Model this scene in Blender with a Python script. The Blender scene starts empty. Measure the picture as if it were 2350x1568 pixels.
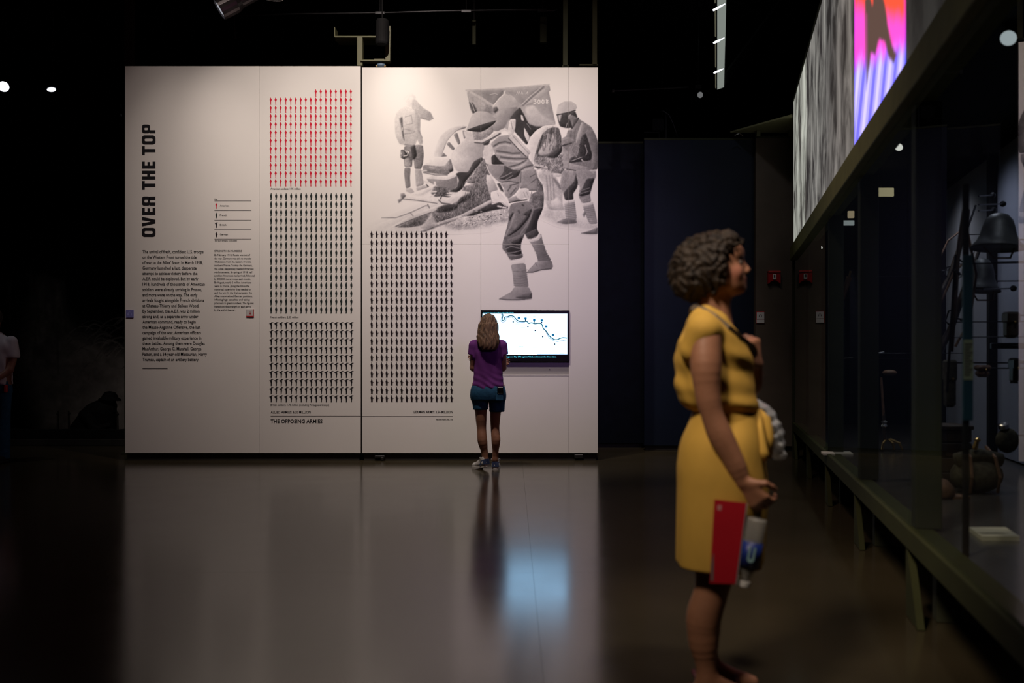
import bpy, math, random
import numpy as np
from mathutils import Vector

scene = bpy.context.scene
COL = scene.collection
F_PX, CX, HY, CAM_H = 2285.0, 1175.0, 820.0, 1.2      # focal length in px, centre column, horizon row, eye height

def at(px, py, Y):
    """world point at depth Y that was measured at photograph pixel (px, py)"""
    return np.array([(px - CX) / F_PX * Y, Y, CAM_H - (py - HY) / F_PX * Y])

# ------------------------------------------------------------------ camera
cam = bpy.data.cameras.new('camera')
cam.sensor_width = 36.0
cam.lens = 36.0 * F_PX / 2350.0
cam.shift_y = (HY - 784.0) / 2350.0
cam.clip_end = 100
cam.dof.use_dof = True
cam.dof.focus_distance = 11.4
cam.dof.aperture_fstop = 1.9
cam_o = bpy.data.objects.new('camera', cam)
cam_o.location = (0, 0, CAM_H)
cam_o.rotation_euler = (math.pi / 2, 0, 0)
COL.objects.link(cam_o)
scene.camera = cam_o

# ------------------------------------------------------------------ world, exposure
world = bpy.data.worlds.new('dark_hall')
scene.world = world
world.use_nodes = True
world.node_tree.nodes['Background'].inputs[0].default_value = (0.55, 0.62, 1.0, 1)
world.node_tree.nodes['Background'].inputs[1].default_value = 0.0035
scene.view_settings.view_transform = 'Standard'
scene.view_settings.look = 'None'
scene.view_settings.gamma = 1.0
scene.view_settings.use_curve_mapping = False
scene.view_settings.exposure = 0.0
scene.cycles.max_bounces = 5; scene.cycles.diffuse_bounces = 2; scene.cycles.glossy_bounces = 3; scene.cycles.transmission_bounces = 3; scene.cycles.transparent_max_bounces = 12
scene.cycles.use_adaptive_sampling = True; scene.cycles.adaptive_threshold = 0.02
scene.cycles.caustics_reflective = False; scene.cycles.caustics_refractive = False

# ------------------------------------------------------------------ the hall's ceiling spotlights and added fill spots
def spot(name, loc, target, energy, angle, blend=1.0, color=(1.0, 0.86, 0.72), radius=0.05):
    l = bpy.data.lights.new(name, 'SPOT')
    l.energy = energy; l.spot_size = math.radians(angle); l.spot_blend = blend
    l.color = color; l.shadow_soft_size = radius
    o = bpy.data.objects.new(name, l)
    o.location = loc
    o.rotation_euler = (Vector(target) - Vector(loc)).to_track_quat('-Z', 'Y').to_euler()
    COL.objects.link(o)
    return o

WARM = (1.0, 0.87, 0.74)
PY = 11.55                                                  # front face of the exhibition wall
WASH = (1.0, 0.845, 0.74)
for loc, px, py, ang, watts in (((-1.24, 8.2, 6.9), 930, 450, 70, 714), ((-3.66, 9.0, 6.6), 450, 450, 50, 112), ((0.88, 9.6, 6.9), 1350, 650, 50, 333), ((-3.60, 9.05, 6.6), 450, 450, 34, 122),
                                ((-1.24, 10.5, 6.4), 930, 450, 34, 227), ((-2.91, 9.0, 6.6), 600, 300, 34, 112), ((-0.63, 8.2, 6.9), 1050, 900, 50, 235), ((0.80, 9.5, 6.9), 1350, 300, 50, 131), ((-1.9, 9.0, 6.6), 800, 300, 34, 67)):
    spot('wall_spotlight', loc, at(px, py, PY), watts * 1.12, ang, 1.0, WASH, 0.05)
spot('spotlight_visitor', (-1.7, 0.7, 5.4), (0.66, 3.75, 1.38), 1050, 24, 1.0, (1.0, 0.82, 0.64), 0.55)
spot('spotlight_aisle', (-0.4, 6.4, 6.9), (1.9, 6.6, 0.9), 330, 62, 1.0, (1.0, 0.74, 0.58), 0.3)
spot('spotlight_right_wall', (2.6, 9.2, 6.2), at(1700, 560, 12.9), 30, 62, 1.0, (0.75, 0.85, 1.0), 0.1)
spot('spotlight_case_end', (1.3, 9.6, 6.9), (2.9, 11.6, 2.3), 60, 50, 1.0, (1.0, 0.88, 0.72), 0.2)
spot('added_face_fill', (1.26, 2.75, 5.0), (0.86, 3.60, 1.30), 230, 30, 1.0, (1.0, 0.85, 0.75), 0.25)  # added fill lamp without a fixture, brightens the near woman's face and bag
spot('added_band_spill', (1.75, 5.6, 3.4), at(1300, 560, PY), 200, 44, 1.0, (0.50, 0.30, 1.0), 0.5)  # added lamp standing in for the violet glow of the image band
spot('spotlight_diorama', (-6.2, 11.6, 5.2), at(150, 900, 14.4), 9, 60, 1.0, (1.0, 0.9, 0.85), 0.1)
spot('spotlight_left_visitor', (-6.5, 9.6, 6.8), (-6.0, 11.3, 1.2), 60, 40, 1.0, (0.95, 0.93, 1.0), 0.1)

# ------------------------------------------------------------------ materials
def nodes_of(m):
    m.use_nodes = True
    return m.node_tree.nodes, m.node_tree.links

def mat(name, color, rough=0.6, metal=0.0, spec=0.5, var=0.0, scale=8.0, bump=0.0, bump_scale=40.0, stretch=(1, 1, 1), attr=None, emit=None, emit_s=1.0, coat=0.0):
    m = bpy.data.materials.new(name)
    n, l = nodes_of(m)
    b = n['Principled BSDF']
    b.inputs['Roughness'].default_value = rough
    b.inputs['Metallic'].default_value = metal
    b.inputs['Specular IOR Level'].default_value = spec
    b.inputs['Coat Weight'].default_value = coat
    tc = n.new('ShaderNodeTexCoord'); mp = n.new('ShaderNodeMapping')
    mp.inputs['Scale'].default_value = stretch
    l.new(tc.outputs['Object'], mp.inputs['Vector'])
    src = None
    if attr:
        a = n.new('ShaderNodeAttribute'); a.attribute_name = attr; src = a.outputs['Color']
    if var > 0 or src is None:
        nz = n.new('ShaderNodeTexNoise'); nz.inputs['Scale'].default_value = scale; nz.inputs['Detail'].default_value = 5
        l.new(mp.outputs['Vector'], nz.inputs['Vector'])
        rp = n.new('ShaderNodeMapRange'); rp.inputs['From Min'].default_value = 0.3; rp.inputs['From Max'].default_value = 0.7
        rp.inputs['To Min'].default_value = 1 - var; rp.inputs['To Max'].default_value = 1 + var
        l.new(nz.outputs['Fac'], rp.inputs['Value'])
        mx = n.new('ShaderNodeMix'); mx.data_type = 'RGBA'; mx.blend_type = 'MULTIPLY'; mx.inputs['Factor'].default_value = 1
        if src is not None: l.new(src, mx.inputs['A'])
        else: mx.inputs['A'].default_value = (*color, 1)
        l.new(rp.outputs['Result'], mx.inputs['B'])
        src = mx.outputs['Result']
    l.new(src, b.inputs['Base Color'])
    if emit is not None:
        if emit == 'attr': l.new(src, b.inputs['Emission Color'])
        else: b.inputs['Emission Color'].default_value = (*emit, 1)
        b.inputs['Emission Strength'].default_value = emit_s
    if bump > 0:
        nz2 = n.new('ShaderNodeTexNoise'); nz2.inputs['Scale'].default_value = bump_scale; nz2.inputs['Detail'].default_value = 6
        l.new(mp.outputs['Vector'], nz2.inputs['Vector'])
        bp = n.new('ShaderNodeBump'); bp.inputs['Strength'].default_value = bump; bp.inputs['Distance'].default_value = 0.01
        l.new(nz2.outputs['Fac'], bp.inputs['Height']); l.new(bp.outputs['Normal'], b.inputs['Normal'])
    return m

def emission_mat(name, color, strength=1.0, attr=None):
    m = bpy.data.materials.new(name)
    n, l = nodes_of(m)
    for x in list(n):
        if x.type == 'BSDF_PRINCIPLED': n.remove(x)
    e = n.new('ShaderNodeEmission'); e.inputs['Color'].default_value = (*color, 1); e.inputs['Strength'].default_value = strength
    if attr:
        a = n.new('ShaderNodeAttribute'); a.attribute_name = attr; l.new(a.outputs['Color'], e.inputs['Color'])
    l.new(e.outputs[0], n['Material Output'].inputs['Surface'])
    return m

def glass_mat(name, tint=(0.93, 0.97, 0.95), boost=1.0):
    m = bpy.data.materials.new(name)
    n, l = nodes_of(m)
    for x in list(n):
        if x.type == 'BSDF_PRINCIPLED': n.remove(x)
    t = n.new('ShaderNodeBsdfTransparent'); t.inputs['Color'].default_value = (*tint, 1)
    g = n.new('ShaderNodeBsdfGlossy'); g.inputs['Roughness'].default_value = 0.0; g.inputs['Color'].default_value = (boost,) * 3 + (1,)
    fr = n.new('ShaderNodeFresnel'); fr.inputs['IOR'].default_value = 1.5
    mx = n.new('ShaderNodeMixShader')
    ge = n.new('ShaderNodeNewGeometry'); fs = n.new('ShaderNodeMath'); fs.operation = 'SUBTRACT'; fs.inputs[0].default_value = 1.0
    fm = n.new('ShaderNodeMath'); fm.operation = 'MULTIPLY'
    l.new(ge.outputs['Backfacing'], fs.inputs[1]); l.new(fr.outputs[0], fm.inputs[0]); l.new(fs.outputs[0], fm.inputs[1])   # the pane reflects at its outer face only
    l.new(fm.outputs[0], mx.inputs['Fac']); l.new(t.outputs[0], mx.inputs[1]); l.new(g.outputs[0], mx.inputs[2])
    l.new(mx.outputs[0], n['Material Output'].inputs['Surface'])
    return m

M = {}
M['panel'] = mat('panel_paint', (0.80, 0.785, 0.765), 0.55, spec=0.3, var=0.02, scale=1.5)
M['panel_edge'] = mat('panel_edge', (0.03, 0.025, 0.022), 0.7)
M['plinth'] = mat('plinth_black', (0.022, 0.02, 0.018), 0.6, var=0.2)
M['ink'] = mat('ink_black', (0.012, 0.012, 0.016), 0.7, spec=0.2)
M['ink_soft'] = mat('ink_grey', (0.05, 0.045, 0.05), 0.7, spec=0.2)
M['ink_red'] = mat('ink_red', (0.60, 0.012, 0.04), 0.7, spec=0.2)
M['ink_green'] = mat('ink_dark_green', (0.02, 0.028, 0.028), 0.7, spec=0.2)
M['ink_brown'] = mat('ink_dark_brown', (0.016, 0.01, 0.013), 0.7, spec=0.2)
M['print'] = mat('mural_print', (1, 1, 1), 0.6, spec=0.25, attr='print')
M['black'] = mat('matte_black', (0.006, 0.006, 0.007), 0.8, spec=0.2, var=0.2)
M['black_gloss'] = mat('black_gloss', (0.005, 0.005, 0.006), 0.25)
M['dark_blue'] = mat('dark_blue_panel', (0.0035, 0.0075, 0.020), 0.55, spec=0.2, var=0.15, scale=2)
M['dark_brown'] = mat('dark_brown_panel', (0.10, 0.076, 0.060), 0.65, spec=0.2, var=0.15, scale=3)
M['green_steel'] = mat('olive_steel', (0.115, 0.118, 0.058), 0.5, var=0.12, scale=3)
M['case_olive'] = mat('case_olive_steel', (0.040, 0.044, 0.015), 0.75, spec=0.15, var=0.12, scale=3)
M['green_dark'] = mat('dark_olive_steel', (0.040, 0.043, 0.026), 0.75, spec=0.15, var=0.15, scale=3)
M['chrome'] = mat('brushed_metal', (0.6, 0.6, 0.62), 0.25, metal=1.0, var=0.1, scale=30)
M['dark_metal'] = mat('dark_metal', (0.05, 0.05, 0.055), 0.4, metal=0.8, var=0.2)
M['grey_vent'] = mat('grey_vent', (0.33, 0.32, 0.31), 0.5)
M['red'] = mat('alarm_red', (0.42, 0.008, 0.012), 0.35)
M['white_plastic'] = mat('white_plastic', (0.72, 0.70, 0.70), 0.4)
M['glass'] = glass_mat('case_glass')

def floor_mat():
    m = bpy.data.materials.new('polished_concrete')
    n, l = nodes_of(m)
    b = n['Principled BSDF']
    tc = n.new('ShaderNodeTexCoord')
    nz = n.new('ShaderNodeTexNoise'); nz.inputs['Scale'].default_value = 0.9; nz.inputs['Detail'].default_value = 8; nz.inputs['Roughness'].default_value = 0.6
    l.new(tc.outputs['Object'], nz.inputs['Vector'])
    cr = n.new('ShaderNodeValToRGB')
    cr.color_ramp.elements[0].position = 0.3; cr.color_ramp.elements[0].color = (0.038, 0.031, 0.018, 1)
    cr.color_ramp.elements[1].position = 0.7; cr.color_ramp.elements[1].color = (0.058, 0.046, 0.027, 1)
    l.new(nz.outputs['Fac'], cr.inputs['Fac']); l.new(cr.outputs['Color'], b.inputs['Base Color'])
    nz2 = n.new('ShaderNodeTexNoise'); nz2.inputs['Scale'].default_value = 3.0; nz2.inputs['Detail'].default_value = 6
    l.new(tc.outputs['Object'], nz2.inputs['Vector'])
    mr = n.new('ShaderNodeMapRange'); mr.inputs['To Min'].default_value = 0.135; mr.inputs['To Max'].default_value = 0.185
    l.new(nz2.outputs['Fac'], mr.inputs['Value']); l.new(mr.outputs['Result'], b.inputs['Roughness'])
    b.inputs['Specular IOR Level'].default_value = 0.5
    b.inputs['Specular Tint'].default_value = (1.0, 0.97, 0.84, 1)
    return m
M['floor'] = floor_mat()

# ------------------------------------------------------------------ helpers: objects
def link(o, parent=None):
    COL.objects.link(o)
    if parent is not None: o.parent = parent
    return o

WLOC = {}
def thing(name, label, cat, loc=(0, 0, 0), group=None, rotz=0.0):
    o = bpy.data.objects.new(name, None)
    o.empty_display_size = 0.1
    link(o); o.location = loc; o.rotation_euler = (0, 0, rotz)
    o['label'] = label; o['category'] = cat
    if group: o['group'] = group
    WLOC[o.name] = np.array(loc, float)
    return o

def tag(o, label, cat, group=None):
    o['label'] = label; o['category'] = cat
    if group: o['group'] = group
    return o

def struct(o):
    o['kind'] = 'structure'; return o

def mesh_obj(name, V, Fs, m, parent=None, local=False, smooth=False, part_label=None):
    """V in world coordinates unless local=True; the object's origin becomes the parent's, or the base centre of the mesh"""
    V = np.asarray(V, float).reshape(-1, 3)
    org = np.zeros(3)
    if not local:
        if parent is not None: org = WLOC[parent.name]
        else: org = np.array([(V[:, 0].min() + V[:, 0].max()) / 2, (V[:, 1].min() + V[:, 1].max()) / 2, V[:, 2].min()])
    me = bpy.data.meshes.new(name)
    me.from_pydata((V - org).tolist(), [], [list(map(int, f)) for f in Fs])
    if isinstance(m, (list, tuple)):
        for q in m: me.materials.append(q)
    else: me.materials.append(m)
    if smooth: me.shade_smooth()
    me.update()
    o = bpy.data.objects.new(name, me)
    link(o, parent)
    if parent is None and not local: o.location = org
    WLOC[o.name] = org.copy()
    if part_label: o['label'] = part_label
    return o

class MB:
    """collects simple solids and builds them as one mesh object"""
    def __init__(s): s.v = []; s.f = []; s.n = 0
    def add(s, V, Fs):
        V = np.asarray(V, float).reshape(-1, 3)
        s.v.append(V); s.f += [[i + s.n for i in f] for f in Fs]; s.n += len(V); return s
    def box(s, a, b):
        x0, y0, z0 = a; x1, y1, z1 = b
        return s.add([(x0, y0, z0), (x1, y0, z0), (x1, y1, z0), (x0, y1, z0), (x0, y0, z1), (x1, y0, z1), (x1, y1, z1), (x0, y1, z1)],
                     [(0, 3, 2, 1), (4, 5, 6, 7), (0, 1, 5, 4), (1, 2, 6, 5), (2, 3, 7, 6), (3, 0, 4, 7)])
    def bbox(s, a, b, r=0.004):
        """box with chamfered vertical and horizontal edges"""
        a = np.minimum(a, b); b = np.maximum(np.asarray(a), b)
        a = np.array(a, float); b = np.array(b, float)
        r = min(r, *(0.49 * (b - a)))
        ring = lambda x0, x1, y0, y1, z: [(x0 + r, y0, z), (x1 - r, y0, z), (x1, y0 + r, z), (x1, y1 - r, z), (x1 - r, y1, z), (x0 + r, y1, z), (x0, y1 - r, z), (x0, y0 + r, z)]
        V = []
        for z, i in ((a[2], r), (a[2] + r, 0), (b[2] - r, 0), (b[2], r)):
            V += ring(a[0] + i * .7, b[0] - i * .7, a[1] + i * .7, b[1] - i * .7, z)
        Fs = [list(range(7, -1, -1)), list(range(24, 32))]
        for k in range(3):
            for j in range(8):
                p, q = k * 8 + j, k * 8 + (j + 1) % 8
                Fs.append((p, q, q + 8, p + 8))
        return s.add(V, Fs)
    def prism(s, poly, y0, y1):
        """polygon in (x, z), extruded along y"""
        n = len(poly)
        V = [(x, y0, z) for x, z in poly] + [(x, y1, z) for x, z in poly]
        Fs = [list(range(n)), list(range(2 * n - 1, n - 1, -1))]
        for i in range(n): Fs.append((i, i + n, (i + 1) % n + n, (i + 1) % n))
        return s.add(V, Fs)
    def slab(s, poly, z0, z1):
        n = len(poly)
        V = [(x, y, z0) for x, y in poly] + [(x, y, z1) for x, y in poly]
        Fs = [list(range(n - 1, -1, -1)), list(range(n, 2 * n))]
        for i in range(n): Fs.append((i, (i + 1) % n, (i + 1) % n + n, i + n))
        return s.add(V, Fs)
    def tube(s, pts, r, seg=10, caps=True):
        pts = [np.asarray(p, float) for p in pts]; n = len(pts)
        rr = r if hasattr(r, '__len__') else [r] * n
        V = []; prev = None
        for i, p in enumerate(pts):
            t = pts[min(i + 1, n - 1)] - pts[max(i - 1, 0)]
            t = t / (np.linalg.norm(t) + 1e-12)
            if prev is None:
                u = np.cross(t, (0, 0, 1.0))
                if np.linalg.norm(u) < 1e-3: u = np.cross(t, (1.0, 0, 0))
            else: u = prev - t * prev.dot(t)
            u /= np.linalg.norm(u); prev = u; w = np.cross(t, u)
            for k in range(seg):
                a = 2 * math.pi * k / seg
                V.append(p + rr[i] * (math.cos(a) * u + math.sin(a) * w))
        Fs = []
        for i in range(n - 1):
            for k in range(seg):
                a, b = i * seg + k, i * seg + (k + 1) % seg
                Fs.append((a, b, b + seg, a + seg))
        if caps: Fs += [list(range(seg - 1, -1, -1)), list(range((n - 1) * seg, n * seg))]
        return s.add(V, Fs)
    def lathe(s, prof, c, axis=(0, 0, 1), seg=20):
        """profile [(radius, height)] turned about axis through c"""
        ax = np.array(axis, float); ax /= np.linalg.norm(ax)
        u = np.cross(ax, (0, 1.0, 0))
        if np.linalg.norm(u) < 1e-3: u = np.cross(ax, (1.0, 0, 0))
        u /= np.linalg.norm(u); w = np.cross(ax, u); c = np.asarray(c, float)
        V = []
        for r, h in prof:
            for k in range(seg):
                a = 2 * math.pi * k / seg
                V.append(c + ax * h + max(r, 1e-4) * (math.cos(a) * u + math.sin(a) * w))
        Fs = []
        for i in range(len(prof) - 1):
            for k in range(seg):
                a, b = i * seg + k, i * seg + (k + 1) % seg
                Fs.append((a, b, b + seg, a + seg))
        Fs += [list(range(seg - 1, -1, -1)), list(range((len(prof) - 1) * seg, len(prof) * seg))]
        return s.add(V, Fs)
    def ellipsoid(s, c, r, seg=16, rings=10):
        V = []; Fs = []
        for i in range(rings + 1):
            t = math.pi * i / rings
            for k in range(seg):
                a = 2 * math.pi * k / seg
                q = max(math.sin(t), 1e-3)
                V.append((c[0] + r[0] * q * math.cos(a), c[1] + r[1] * q * math.sin(a), c[2] + r[2] * math.cos(t)))
        for i in range(rings):
            for k in range(seg):
                a, b = i * seg + k, i * seg + (k + 1) % seg
                Fs.append((a, a + seg, b + seg, b))
        return s.add(V, Fs)
    def xf(s, fn):
        s.v = [fn(V) for V in s.v]; return s
    def build(s, name, m, parent=None, local=False, smooth=False, part_label=None):
        return mesh_obj(name, np.concatenate(s.v), s.f, m, parent, local, smooth, part_label)

def copy_tree(o, parent=None):
    c = o.copy(); COL.objects.link(c); c.parent = parent
    for ch in list(o.children): copy_tree(ch, c)
    return c

# ------------------------------------------------------------------ helpers: text as flat print
def text_geo(body, bold=0.0):
    cu = bpy.data.curves.new('tmp_text', 'FONT')
    cu.body = body; cu.size = 1.0; cu.resolution_u = 2; cu.offset = bold; cu.fill_mode = 'FRONT'
    o = bpy.data.objects.new('tmp_text', cu); COL.objects.link(o)
    dg = bpy.context.evaluated_depsgraph_get()
    me = bpy.data.meshes.new_from_object(o.evaluated_get(dg), depsgraph=dg)
    V = np.zeros(len(me.vertices) * 3); me.vertices.foreach_get('co', V); V = V.reshape(-1, 3)[:, :2].copy()
    Fs = [list(p.vertices) for p in me.polygons]
    bpy.data.objects.remove(o); bpy.data.curves.remove(cu); bpy.data.meshes.remove(me)
    return V, Fs
_hV, _ = text_geo('H')
CAP = _hV[:, 1].max()

def text_lines(lines, cap_px, Y, bold=0.0):
    """lines: (string, x0, x1 or None, baseline y) in photograph pixels on the plane Y; x1 fixes the line's width"""
    b = MB()
    for s_, x0, x1, yb in lines:
        V, Fs = text_geo(s_, bold)
        k = cap_px / CAP
        w = V[:, 0].max() - V[:, 0].min()
        kx = k if x1 is None else (x1 - x0) / w
        px = x0 + (V[:, 0] - V[:, 0].min()) * kx
        py = yb - V[:, 1] * k
        W = np.stack([(px - CX) / F_PX * Y, np.full(len(px), Y), CAM_H - (py - HY) / F_PX * Y], 1)
        b.add(W, Fs)
    return b

def px_polys(polys, Y):
    b = MB()
    for p in polys:
        b.add([at(x, y, Y) for x, y in p], [list(range(len(p)))])
    return b

# ------------------------------------------------------------------ helpers: raster of a printed picture
class Raster:
    def __init__(s, x0, y0, x1, y1, step=1.0, base=1.0, ch=1):
        s.x0, s.y0, s.step = x0, y0, step
        s.nx, s.ny = int((x1 - x0) / step) + 1, int((y1 - y0) / step) + 1
        s.A = np.full((s.ny, s.nx), base, np.float32)
        s.X, s.Y = np.meshgrid(x0 + np.arange(s.nx) * step, y0 + np.arange(s.ny) * step)
        s.rng = np.random.RandomState(3); s.relief = 0.0
        s.noise = s._noise((1.5, 3, 7, 16), (1.0, 1.0, 0.8, 0.6))
        s.soft_noise = s._noise((6, 14, 30), (0.6, 1, 1))
    def _noise(s, scales, amps):
        out = np.zeros((s.ny, s.nx), np.float32)
        for sc, am in zip(scales, amps):
            sc = sc / s.step
            gx, gy = int(s.nx / sc) + 3, int(s.ny / sc) + 3
            g = s.rng.rand(gy, gx).astype(np.float32) - .5
            u = np.arange(s.nx) / sc; v = np.arange(s.ny) / sc
            i = u.astype(int); j = v.astype(int); fu = u - i; fv = v - j
            fu = fu * fu * (3 - 2 * fu); fv = fv * fv * (3 - 2 * fv)
            a = g[np.ix_(j, i)]; b = g[np.ix_(j, i + 1)]; c = g[np.ix_(j + 1, i)]; d = g[np.ix_(j + 1, i + 1)]
            out += am * ((a * (1 - fu) + b * fu) * (1 - fv)[:, None] + (c * (1 - fu) + d * fu) * fv[:, None])
        return out
    def win(s, pts, pad):
        p = np.asarray(pts, float)
        i0 = max(0, int((p[:, 0].min() - pad - s.x0) / s.step)); i1 = min(s.nx, int((p[:, 0].max() + pad - s.x0) / s.step) + 2)
        j0 = max(0, int((p[:, 1].min() - pad - s.y0) / s.step)); j1 = min(s.ny, int((p[:, 1].max() + pad - s.y0) / s.step) + 2)
        return (slice(j0, j1), slice(i0, i1))
    def seg(s, w, a, b):
        X, Y = s.X[w], s.Y[w]
        dx, dy = b[0] - a[0], b[1] - a[1]
        t = np.clip(((X - a[0]) * dx + (Y - a[1]) * dy) / (dx * dx + dy * dy + 1e-9), 0, 1)
        return np.hypot(X - a[0] - t * dx, Y - a[1] - t * dy)
    def put(s, w, al, v, nz, grad, tex, add=0.0):
        if s.A[w].size == 0: return
        val = v + add
        if grad is not None:
            (ax, ay), (bx, by), v2 = grad
            t = np.clip(((s.X[w] - ax) * (bx - ax) + (s.Y[w] - ay) * (by - ay)) / ((bx - ax) ** 2 + (by - ay) ** 2), 0, 1)
            val = v + (v2 - v) * t
        val = val + nz * s.noise[w] + tex * s.soft_noise[w]
        s.A[w] = s.A[w] * (1 - al) + np.clip(val, .12, 1.0) * al
    def poly(s, pts, v, soft=1.6, nz=0.06, grad=None, tex=0.05):
        w = s.win(pts, soft)
        X, Y = s.X[w], s.Y[w]
        if X.size == 0: return
        ins = np.zeros(X.shape, bool); d = np.full(X.shape, 1e9)
        n = len(pts)
        for i in range(n):
            a, b = pts[i], pts[(i + 1) % n]
            d = np.minimum(d, s.seg(w, a, b))
            c = ((a[1] > Y) != (b[1] > Y))
            if a[1] != b[1]: ins ^= c & (X < (b[0] - a[0]) * (Y - a[1]) / (b[1] - a[1]) + a[0])
        sd = np.where(ins, d, -d)
        al = np.clip(0.5 + sd / soft, 0, 1)
        add = 0.0
        if s.relief and min(sd.shape) > 3:                       # the photographed thing is round: lighter towards the upper left
            gy, gx = np.gradient(np.clip(sd, -1, 9) / s.step)
            add = s.relief * (.62 * gx + .55 * gy) * np.exp(-np.maximum(sd, 0) / 5.0) * np.clip(1.15 - v, .1, .6) * 2
        s.put(w, al, v, nz, grad, tex, add)
    def line(s, pts, width, v, soft=1.2, nz=0.04, tex=0.0, op=1.0):
        w = s.win(pts, width + soft)
        if s.X[w].size == 0: return
        d = np.full(s.X[w].shape, 1e9)
        for a, b in zip(pts[:-1], pts[1:]): d = np.minimum(d, s.seg(w, a, b))
        al = np.clip(0.5 + (width / 2 - d) / soft, 0, 1) * op
        s.put(w, al, v, nz, None, tex)

def set_colors(o, name, C):
    me = o.data
    a = me.color_attributes.new(name, 'FLOAT_COLOR', 'POINT')
    C4 = np.ones((len(me.vertices), 4), np.float32); C4[:, :3] = C
    a.data.foreach_set('color', C4.ravel())

# ================================================================== the hall
def plane_struct(name, a, b, m):
    return struct(MB().box(a, b).build(name, m))
fl = plane_struct('floor', (-13, -3, -0.1), (9, 22, -0.012), M['plinth'])
JX = [-13] + [0.117 + 4.4 * k for k in range(-2, 2)] + [9]; JY = [-3, 1.15, 5.55, 9.95, 14.35, 18.75, 22]      # saw-cut joints of the polished slab
for i in range(len(JX) - 1):
    for j in range(len(JY) - 1):
        MB().bbox((JX[i] + .0003, JY[j] + .0005, -0.012), (JX[i + 1] - .0003, JY[j + 1] - .0005, 0.0), .0004).build('floor_slab', M['floor'], fl)
plane_struct('ceiling', (-13, -3, 7.2), (9, 22, 7.3), M['black'])
plane_struct('wall_back', (-13, 22, 0), (9, 22.1, 7.2), M['black'])
plane_struct('wall_left', (-13.1, -3, 0), (-13, 22, 7.2), M['black'])
plane_struct('wall_right', (9, -3, 0), (9.1, 22, 7.2), M['black'])
plane_struct('wall_front', (-13, -3.1, 0), (9, -3, 7.2), M['black'])

# ================================================================== the two exhibition wall panels
def rect_board(parent, x0, y0, x1, y1, Y=PY, th=0.02, m=None, name='board', r=0.0012):
    a, b = at(x0, y1, Y), at(x1, y0, Y)
    return MB().bbox((a[0], Y, a[2]), (b[0], Y + th, b[2]), r).build(name, m or M['panel'], parent)

left = thing('display_wall_panel', 'tall cream display wall panel with vertical OVER THE TOP heading and soldier rows', 'display panel', (at(558, 1057, PY)[0], PY + 0.1, 0))
right = thing('display_wall_panel', 'tall cream display wall panel printed with soldiers and field gun photograph', 'display panel', (at(1100, 1057, PY)[0], PY + 0.1, 0))
for bx in ((287, 152, 594.7, 1040), (595.1, 152, 827.6, 1040)): rect_board(left, *bx)
for bx in ((831, 155, 1103.2, 560.2), (831, 560.8, 1103.2, 1040), (1103.8, 155, 1305.2, 560.25), (1103.8, 560.7, 1305.2, 711.5),
           (1103.8, 863.6, 1305.2, 1040), (1305.8, 155, 1372, 1040)): rect_board(right, *bx)
for par, x0, x1, yt in ((left, 285.5, 828.2, 150.5), (right, 830, 1373, 153.5)):
    a, b = at(x0, 1040, PY), at(x1, yt, PY)
    MB().box((a[0], PY + 0.02, 0.09), (b[0], PY + 0.24, b[2])).build('carcass', M['panel_edge'], par)
    pl = MB().bbox((a[0] + 0.02, PY + 0.035, 0.0), (b[0] - 0.02, PY + 0.22, 0.09), 0.004).build('plinth', M['plinth'], par)
    MB().bbox((a[0] + 0.02, PY + 0.022, 0.066), (b[0] - 0.02, PY + 0.034, 0.084), 0.002).build('trim_strip', M['green_dark'], par)
def caster(par, px):
    c = at(px, 1047, PY)
    m = MB().bbox((c[0] - 0.06, PY - 0.03, 0.035), (c[0] + 0.06, PY + 0.03, 0.06), 0.006)
    m.lathe([(0.02, -0.02), (0.028, -0.012), (0.028, 0.012), (0.02, 0.02)], (c[0] + 0.03, PY - 0.005, 0.028), (1, 0, 0), 14)
    m.build('caster', M['dark_metal'], par, smooth=False)
caster(right, 872)
MB().bbox((at(1318, 0, PY)[0], PY - 0.004, 0.03), (at(1338, 0, PY)[0], PY + 0.03, 0.07), 0.004).build('latch', M['dark_metal'], right)
c = at(872, 150, PY)
kn = MB().lathe([(0.05, 0), (0.06, 0.015), (0.05, 0.04), (0.02, 0.05), (0.012, 0.075)], (c[0], PY + 0.1, c[2] + 0.0), (0, 0, 1), 16)
kn.build('leveling_knob', mat('blue_grey_paint', (0.10, 0.16, 0.24), 0.5, var=0.2), right)
MB().bbox((c[0] - 0.06, PY + 0.06, c[2] + 0.005), (c[0] + 0.06, PY + 0.14, c[2] + 0.02), 0.003).build('clamp_plate', mat('ochre_paint', (0.35, 0.25, 0.10), 0.6), right)

TXT = PY - 0.0014
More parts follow.
